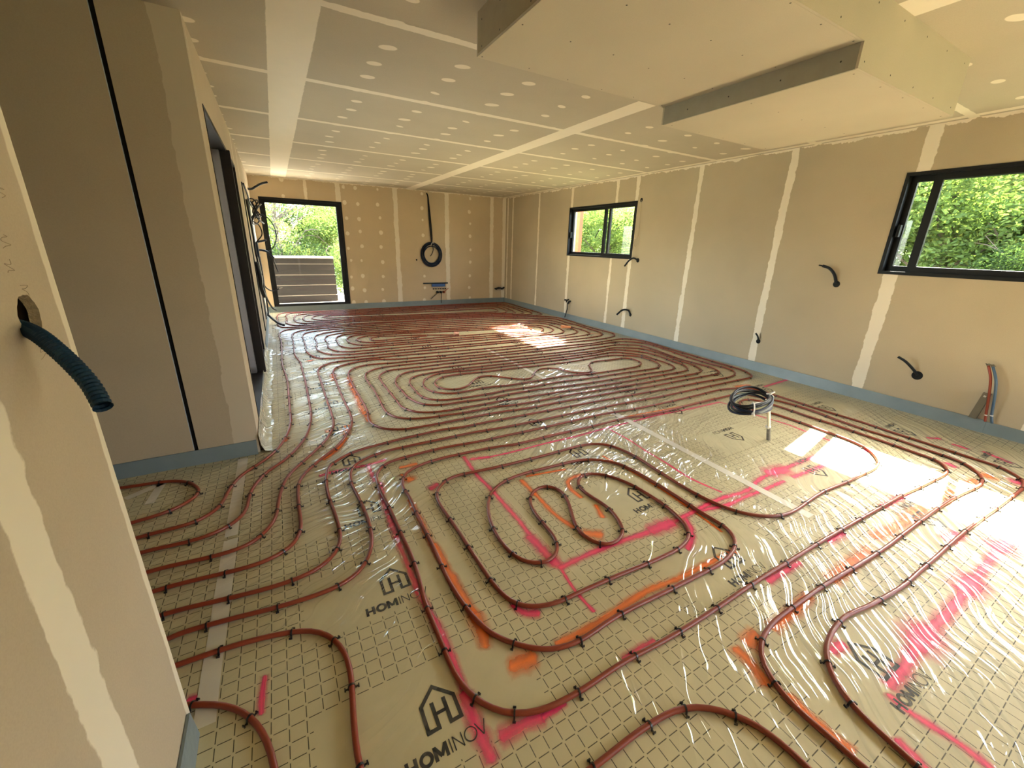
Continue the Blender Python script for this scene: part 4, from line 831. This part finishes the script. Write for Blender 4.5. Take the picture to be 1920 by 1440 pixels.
# conduits at the left wall
stub([(-.27,9.0,2.30),(-.208,9.0,2.307),(-.14,9.0,2.35),(-.06,9.0,2.40),(.05,9.0,2.437)],.019,'black conduit sticking out high at the left corner above the glazed door',None,holer=.04,nrm=0,ridge=False)
stub([(-.275,8.62,.16),(-.24,8.6,.13),(-.19,8.5,.085),(-.13,8.35,.05),(-.085,8.22,.036),(-.02,8.05,.034)],.020,'black conduit lying from the left wall foot onto the floor',None,nrm=0,ridge=False)
c=empty('cable_tangle',(XL,8.4,1.5)); tag(c,'tangle of black and blue cables and grey conduits hanging down the far left wall','cables'); l=-Vector(c.location)
def cab(p,r,m,nm='cable'):
    o=MB().tube(relax(catmull(p,.03),2),r,6).build(nm,m,c,True); o.location=l
for k,(dz,ry,rz) in enumerate(((0,.30,.16),(-.03,.24,.20),(.02,.2,.13),(-.06,.33,.15))):
    o=MB().tube([(XL+.04+.05*math.cos(a*2+k)+.03*k,8.35+ry*math.cos(a),1.93+dz+rz*math.sin(a)) for a in [2*math.pi*i/30 for i in range(30)]],.011,6,closed=True).build('coil_turn',M_cable,c,True); o.location=l
cab([(XL+.01,7.35,2.22),(XL+.03,7.6,2.12),(XL+.04,7.9,2.0),(XL+.06,8.2,1.95)],.012,M_cable)
cab([(XL+.06,8.5,1.80),(XL+.16,8.6,1.88),(XL+.30,8.62,1.75),(XL+.34,8.65,1.52),(XL+.24,8.7,1.30),(XL+.10,8.7,1.26)],.009,M_bluecable)
cab([(XL+.02,8.4,1.75),(XL+.10,8.5,1.70),(XL+.13,8.5,1.55),(XL+.03,8.4,1.42)],.010,M_cable)
cab([(XL+.01,7.9,1.36),(XL+.05,8.0,1.42),(XL+.13,8.1,1.44),(XL+.18,8.15,1.46)],.017,M_bluecable,'conduit')
cab([(XL+.01,7.9,1.30),(XL+.08,8.0,1.30),(XL+.17,8.1,1.27),(XL+.25,8.2,1.17)],.018,M_bluecable,'conduit')
cab([(XL+.23,8.2,1.18),(XL+.27,8.3,1.0),(XL+.29,8.3,.92)],.008,M_cable)
o=MB().box((XL+.005,7.75,1.20),(XL+.06,7.95,1.42)).build('junction_box',M_bluecable,c); o.location=l
cab([(XL+.02,7.2,2.0),(XL+.03,7.3,1.6),(XL+.03,7.5,1.2),(XL+.05,7.8,.8),(XL+.05,8.1,.45),(XL+.04,8.3,.2)],.012,M_cable)
cab([(XL+.02,8.7,1.35),(XL+.03,8.8,1.0),(XL+.03,8.8,.7),(XL+.03,8.9,.45),(XL+.11,9.0,.20),(XL+.16,9.1,.15)],.016,M_rubber,'conduit')
cab([(XL+.04,8.0,1.2),(XL+.05,8.2,.9),(XL+.06,8.4,.66),(XL+.16,8.45,.58),(XL+.26,8.5,.62)],.010,M_cable)
cab([(XL+.26,8.5,.62),(XL+.32,8.5,.64)],.008,M_white,'bare_end')
cab([(XL+.02,7.6,1.3),(XL+.05,7.7,.95),(XL+.03,7.7,.6),(XL+.04,7.8,.4)],.006,M_white,'wire')
cab([(XL+.02,7.0,1.15),(XL+.04,7.1,.95),(XL+.03,7.2,.8),(XL+.05,7.4,.62)],.03,M_cable,'sleeve')
c=MB().box((XL,8.0,.16),(XL+.015,8.55,2.05)).build('cable_backing_panel',simple('dark_grey_panel',(.06,.065,.065),.6)); tag(c,'tall dark grey panel on the far left wall behind the tangle of cables','panel')
c=MB().box((XL,6.98,.16),(XL+.012,7.05,2.2)).build('cable_trunking',M_cable); tag(c,'thin black vertical trunking on the left wall before the cable tangle','trunking')
# water pipes and channel by the right wall
c=empty('metal_channel',(XR,.84,.115)); tag(c,'short leaning metal channel against the wall behind the red and blue water pipes','channel'); l=-Vector(c.location)
def slanted(a,b,w,th,mat,nm,par,l):
    a=Vector(a);b=Vector(b); d=(b-a).normalized(); s=Vector((0,1,0)); s=(s-d*s.dot(d)).normalized(); n=d.cross(s)
    mb=MB(); q=[]
    for p in (a,b):
        for i,j in ((-1,-1),(1,-1),(1,1),(-1,1)): q.append(tuple(p+s*i*w/2+n*j*th/2))
    mb.add(q,[(0,1,2,3),(7,6,5,4),(0,4,5,1),(1,5,6,2),(2,6,7,3),(3,7,4,0)]); o=mb.build(nm,mat,par); o.location=l; return o
slanted((XR-.045,.845,.115),(XR-.045,.815,.362),.045,.004,M_steel,'web',c,l)
slanted((XR-.032,.868,.115),(XR-.032,.838,.362),.004,.026,M_steel,'flange',c,l); slanted((XR-.032,.822,.115),(XR-.032,.792,.362),.004,.026,M_steel,'flange',c,l)
slanted((XR-.052,.822,.325),(XR-.052,.820,.34),.016,.004,simple('bright_plate',(.6,.58,.5),.4),'label_plate',c,l)
for pts,mat,lab in (([(XR-.03,.765,.11),(XR-.035,.775,.17),(XR-.07,.802,.38),(XR-.075,.832,.52),(XR-.055,.872,.605)],M_redpipe,'red capped water pipe rising beside its blue twin at the right wall'),
                ([(XR-.03,.725,.11),(XR-.035,.740,.16),(XR-.075,.766,.37),(XR-.085,.793,.50),(XR-.055,.845,.603)],M_bluepipe,'blue capped water pipe rising beside its red twin at the right wall')):
    c=empty('water_pipe',pts[0]); tag(c,lab,'pipe'); l=-Vector(pts[0])
    p=relax(catmull(pts,.02),2); o=MB().tube(p,.0095,12).build('tube',mat,c,True); o.location=l
    e=p[-1]; o=MB().tube([e-(p[-1]-p[-2])*.2,e+(p[-1]-p[-2]).normalized()*.012],.011,10).build('end_cap',M_steel,c,True); o.location=l
    o=MB().tube([e+Vector((-.004,-.018,.004)),e+Vector((-.004,.018,.010))],.0035,6).build('cap_lever',M_steel,c,True); o.location=l
    b0=p[3]; o=MB().tube([b0+Vector((0,0,-.004)),b0+Vector((0,0,.006))],.0115,10).build('collar',M_white,c,True); o.location=l
# post with cable coil on the floor
px_,py_=3.385,1.563
c=empty('floor_post',(px_,py_,0)); tag(c,'pale conduit post standing up from the floor foil, holding the dark cable coil','post'); l=-Vector(c.location)
pp=[(px_,py_,0),(px_-.02,py_,.06),(px_-.075,py_,.20),(px_-.135,py_,.345),(px_-.142,py_,.37)]
o=MB().tube(relax(catmull([(3.388,1.563,.0),(3.372,1.563,.045),(3.348,1.563,.12)],.02),1),.0150,10).build('foot_sleeve',simple('grey_tape_sleeve',(.17,.155,.13),.6,var=.5,scale=60),c,True); o.location=l
for d in (-.0085,.0085):
    o=MB().tube(relax(catmull([(3.350+d,1.563,.11),(3.31+d,1.563,.22),(3.262+d,1.563,.335),(3.246+d,1.563,.375)],.02),1),.0088,10).build('tube',M_post if d<0 else M_white,c,True); o.location=l
for z in (.13,.30):
    xx=3.388-.38*z; o=MB().tube([(xx,1.563,z-.006),(xx-.004,1.563,z+.006)],.0195,12).build('collar',M_white,c,True); o.location=l
for k in range(4):
    a=k*1.3; o=MB().tube(relax(catmull([(3.25+.03*math.cos(a+i*1.5),1.563+.022*math.sin(a+i*1.5),.36+.012*i+.01*k) for i in range(6)],.008),2),.0065,6).build('knot',M_white,c,True); o.location=l
c=empty('cable_coil',(3.1,1.62,.37)); tag(c,'coil of dark blue and grey cable hanging level from the pale floor post','cable coil'); l=-Vector(c.location)
rc=random.Random(9)
for k in range(7):
    rx=.205+.016*math.sin(k*2.1); ry=.125+.010*math.cos(k*1.7); cz=.375+.011*(k-3); ox,oy=rc.uniform(-.01,.01),rc.uniform(-.008,.008); ro=math.radians(14+rc.uniform(-4,4))
    pts=[]
    for i in range(44):
        a=2*math.pi*i/44; u,v=rx*math.cos(a),ry*math.sin(a)
        pts.append((3.10+ox+u*math.cos(ro)-v*math.sin(ro),1.62+oy+u*math.sin(ro)+v*math.cos(ro),cz+.012*math.sin(2*a+k)+.02*math.cos(a)))
    m=[M_bluecable,M_cable,M_bluecable,simple('grey_cable',(.15,.17,.16),.5) ,M_bluecable,M_cable,M_cable][k]
    o=MB().tube(pts,.0095,8,closed=True).build('coil_turn',m,c,True); o.location=l
o=MB().tube(relax(catmull([(2.93,1.50,.34),(2.91,1.48,.375),(2.93,1.50,.42),(2.96,1.53,.42),(2.97,1.535,.37),(2.94,1.51,.335),(2.92,1.49,.36),(2.87,1.45,.355)],.01),2),.005,6).build('tie',M_white,c,True); o.location=l
o=MB().tube(relax(catmull([(2.98,1.53,.405),(3.06,1.53,.40),(3.14,1.54,.385)],.01),1),.007,6).build('loose_end',M_white,c,True); o.location=l
# scraps on the floor
def scrap(x,y,r,lab,mat,seed):
    rr=random.Random(seed); mb=MB()
    for k in range(5):
        a=rr.uniform(0,6.28); L=r*rr.uniform(.5,1); w=r*.28; d=Vector((math.cos(a),math.sin(a),0)); n=Vector((-d.y,d.x,0)); z=.022+.006*k
        p=[Vector((x,y,z))+d*L*t+n*w*s+Vector((0,0,r*.25*abs(t)*rr.random())) for t,s in ((-1,-1),(1,-1),(1,1),(-1,1))]
        q=[v+Vector((0,0,.003)) for v in p]; mb.add([tuple(v) for v in p+q],[(0,1,2,3),(7,6,5,4),(0,4,5,1),(1,5,6,2),(2,6,7,3),(3,7,4,0)])
    o=mb.build('torn_scrap',mat); tag(o,lab,'scrap')
M_scrapp=simple('pale_pink_scrap',(.62,.30,.22),.7)
scrap(2.50,6.25,.09,'crumpled pale pink scrap lying on the pipes in mid floor',M_scrapp,1)
scrap(4.62,6.02,.10,'crumpled orange scrap lying by the pipe bends near the right wall',M_chip,2)
# ------------------------------------------------------------------ outside
g=MB(); g.box((-40,-40,-.6),(60,60,-.3)); o=g.build('ground',M_grass); tag(o,kind='structure')
o=MB().box((XL-.35,YB+TW,-.3),(6,YB+5.5,.04)).build('terrace',M_terrace); tag(o,kind='structure')
o=MB().box((-9,3.4,-.3),(XL-.36,13,.02)).build('terrace',M_terrace); tag(o,kind='structure')  # unseen pale slab, added to bounce sunlight in through the left door
# rising green bank to the east and north
def bank():
    mb=MB(); vs=[];nx,ny=26,40
    for i in range(nx+1):
        for j in range(ny+1):
            x=12+i*1.2; y=-14+j*1.3; z=-.3+max(0,(x-13))*.33+.5*math.sin(x*.7+y*.4)*min(1,max(0,(x-13)/4))
            vs.append((x,y,z))
    mb.add(vs,[(i*(ny+1)+j,(i+1)*(ny+1)+j,(i+1)*(ny+1)+j+1,i*(ny+1)+j+1) for i in range(nx) for j in range(ny)])
    return mb.build('grass_bank',M_grass,smooth=True)
tag(bank(),kind='structure')
def leaf_cloud(name,mat,n,blobs,size,seed):
    """blobs: (x,y,z,rx,ry,rz); leaves lie in the outer shell of every blob"""
    rr=random.Random(seed); vs=[];fs=[]; tot=sum(b[3]*b[4]+b[4]*b[5]+b[3]*b[5] for b in blobs)
    for b in blobs:
        m=int(n*(b[3]*b[4]+b[4]*b[5]+b[3]*b[5])/tot)
        for _ in range(m):
            d=Vector((rr.gauss(0,1),rr.gauss(0,1),rr.gauss(0,1))).normalized(); k=rr.uniform(.55,1.05)
            c=Vector((b[0]+d.x*b[3]*k,b[1]+d.y*b[4]*k,b[2]+d.z*b[5]*k))
            a=Vector((rr.gauss(0,1),rr.gauss(0,1),rr.gauss(0,.6))).normalized(); q=a.cross(Vector((rr.gauss(0,1),rr.gauss(0,1),rr.gauss(0,1)))).normalized()
            s=size*rr.uniform(.6,1.3); i=len(vs)
            vs+=[tuple(c-a*s),tuple(c+q*s*.45),tuple(c+a*s),tuple(c-q*s*.45)]; fs.append((i,i+1,i+2,i+3))
    me=bpy.data.meshes.new(name); me.from_pydata(vs,[],fs); me.update(); me.materials.append(mat); return me
def blobs(seed,n,R,Hh,z0,spread=1.0):
    rr=random.Random(seed); o=[]
    for _ in range(n):
        a=rr.uniform(0,6.28); r=R*math.sqrt(rr.random())*.75; z=z0+Hh*rr.random(); s=R*rr.uniform(.28,.5)
        o.append((r*math.cos(a)*spread,r*math.sin(a)*spread,z,s,s,s*.75))
    return o
def branches(seed,h,spread,r0=.1,n=9,z0=.0):
    rr=random.Random(seed); mb=MB(); 
    mb.tube(relax(catmull([(0,0,-.3),(.05,.03,h*.3),(-.04,.06,h*.6),(.03,0,h)],.3),1),[r0*(1-.7*i/60) if i<60 else r0*.3 for i in range(200)],7)
    for k in range(n):
        a=rr.uniform(0,6.28); z=h*rr.uniform(.25,.8); L=spread*rr.uniform(.5,1)
        p=[Vector((0,0,z))]; d=Vector((math.cos(a),math.sin(a),.7))
        for i in range(4): p.append(p[-1]+d*L/4); d=(d+Vector((rr.gauss(0,.25),rr.gauss(0,.25),.12)))
        q=catmull(p,.15); mb.tube(q,[max(.008,r0*.4*(1-i/len(q))) for i in range(len(q))],5)
        for j in range(3):
            s=q[int(len(q)*rr.uniform(.3,.9))]; e=s+Vector((rr.gauss(0,1),rr.gauss(0,1),rr.uniform(.1,1))).normalized()*L*.4
            mb.tube([s,(s+e)/2+Vector((0,0,.05)),e],[.018,.012,.005],4)
    return mb
def plant(name,label,cat,group,loc,scale,fol,wood,rz=0):
    root=empty(name,loc,rz); root.scale=(scale,)*3 if isinstance(scale,(int,float)) else scale
    tag(root,label,cat,group)
    f=bpy.data.objects.new('foliage',fol); COL.objects.link(f); f.parent=root
    if wood: w_=bpy.data.objects.new('trunk',wood); COL.objects.link(w_); w_.parent=root
    return root
F_tree=leaf_cloud('foliage_tree',M_leaf,24000,blobs(1,26,1.9,2.6,1.4),.055,1)
F_yel=leaf_cloud('foliage_yellow',M_leafy,24000,blobs(2,24,1.9,2.4,1.2),.055,2)
F_dark=leaf_cloud('foliage_dark',M_leafd,20000,blobs(3,22,1.7,2.6,.9),.05,3)
F_thin=leaf_cloud('foliage_thin',M_leaf,2600,blobs(4,20,1.5,2.2,1.5),.05,4)
F_bush=leaf_cloud('foliage_bush',M_leaf,5200,blobs(5,14,1.0,.9,.3),.055,5)
F_bushy=leaf_cloud('foliage_bush_yellow',M_leafy,5200,blobs(6,14,1.0,.9,.3),.055,6)
F_hedge=leaf_cloud('foliage_hedge',M_leafd,9000,[(x*.5-2.2,0,.55,.42,.40,.62) for x in range(10)],.045,7)
T_a=branches(1,3.6,1.9,.13).mesh('trunk_a'); T_a.materials.append(M_bark)
T_b=branches(2,3.2,1.8,.09,14).mesh('trunk_b'); T_b.materials.append(M_bark)
T_c=branches(5,1.2,.9,.04,8).mesh('trunk_c'); T_c.materials.append(M_bark)
GT='trees beyond the glazed back door'; GS='trees seen through the small side window'; GB='trees on the bank beyond the big side window'
plant('garden_tree','thin leaved tree with bare dark branches, at the upper left of the back door glass','tree',None,(.15,14.2,-.1),(.75,.75,.84),F_thin,T_b)
plant('garden_tree','mid green tree at the upper right of the back door glass','tree',None,(2.0,15.0,-.2),.72,F_tree,T_a,1.0)
plant('garden_tree','dark green tree in the middle of the back door glass','tree',None,(1.0,17.5,-.3),.78,F_dark,T_a,2.0)
plant('garden_tree','mid green tree at the left edge of the back door glass, half behind the wall','tree',None,(-.9,16.5,-.3),.78,F_tree,T_a,4.0)
plant('garden_bush','yellow leaved bush above the dark slatted screen outside the back door','bush',None,(.75,14.6,.0),(.62,.55,.95),F_bushy,T_c)
plant('garden_bush','rounded green bush right of the slatted screen outside the back door','bush',None,(1.75,12.9,.0),(.6,.5,1.05),F_bush,T_c,.5)
plant('garden_hedge','dark clipped hedge behind the slatted screen outside the back door','hedge',None,(.2,13.6,.05),(.72,.8,1.15),F_hedge,None)
lab_s=['dark green fir like tree filling the fixed half of the small window','bright yellow green tree at the upper side of the small window','mid green tree behind the orange brick pier in the small window','pale green tree low in the small window']
for k,(x,y,s,f,t,z) in enumerate([(9.6,8.0,.68,F_dark,T_a,-.2),(12.9,11.4,.86,F_yel,T_a,-.2),(10.0,11.0,.70,F_tree,T_a,-.2),(11.6,14.0,.8,F_tree,T_a,-.2)]):
    plant('garden_tree',lab_s[k],'tree',None,(x,y,z),s,f,t,k*1.7)
spots=[(10.6,.2,.85,F_yel),(10.9,2.9,.9,F_tree),(13.2,1.5,1.3,F_yel),(13.3,4.9,1.2,F_tree),(13.6,-1.8,1.25,F_tree),(16.5,3.2,1.6,F_yel),(9.3,1.3,.5,F_dark),(16.8,-.4,1.5,F_yel)]
lab_b={F_yel:'bright yellow green tree on the bank beyond the big side window',F_tree:'mid green tree on the bank beyond the big side window',F_dark:'low dark green tree on the bank beyond the big side window'}
for k,(x,y,s,f) in enumerate(spots):
    z=-.3+max(0,(x-13))*.33-.9*s+.6
    plant('bank_tree',lab_b[f],'tree',{F_yel:'yellow green ',F_tree:'mid green ',F_dark:'dark '}[f]+GB,(x,y,z if s>.6 else -.2),s,f,T_a,k*2.1)
c=MB().box((6.15,7.76,-.3),(6.24,8.1,2.7)).build('brick_pier',M_brick); tag(c,'orange brick pier standing outside the small window','pier')
# slatted screen on the terrace
c=empty('slatted_screen',(.5,10.9,.04)); tag(c,'dark wood grain screen of wide boards with pale cap, outside the back door','screen'); l=-Vector(c.location)
zz=[.04,.206,.447,.685,.933,1.065]; M_joint=simple('pale_joint',(.16,.135,.11),.6)
for k in range(5):
    o=MB().box((-.75,10.9,zz[k]+.008),(1.215+.02*(4-k)/4,10.93,zz[k+1]-.010)).build('board',M_wood,c); o.location=l
    o=MB().box((-.75,10.908,zz[k+1]-.012),(1.205,10.932,zz[k+1]+.009)).build('joint_rail',M_joint,c); o.location=l
o=MB().box((-.78,10.885,1.07),(1.22,11.25,1.10)).build('cap',simple('white_cap',(.75,.73,.70),.5),c); o.location=l
o=MB().box((-.75,10.93,.04),(1.2,11.2,1.07)).build('body',M_wood,c); o.location=l
# neighbouring house
c=empty('neighbour_house',(4.6,22,-.3)); tag(c,'pale house wall and roof edge showing past the tree through the back door','house'); l=-Vector(c.location)
o=MB().box((2.6,22,-.3),(9,26,3.3)).build('wall',simple('pale_render',(.62,.58,.5),.9),c); o.location=l
o=MB().prism([(21.5,3.3),(24,4.6),(26.5,3.3)],0,2.3,9.3).build('roof',simple('clay_roof',(.30,.14,.09),.9),c); o.location=l
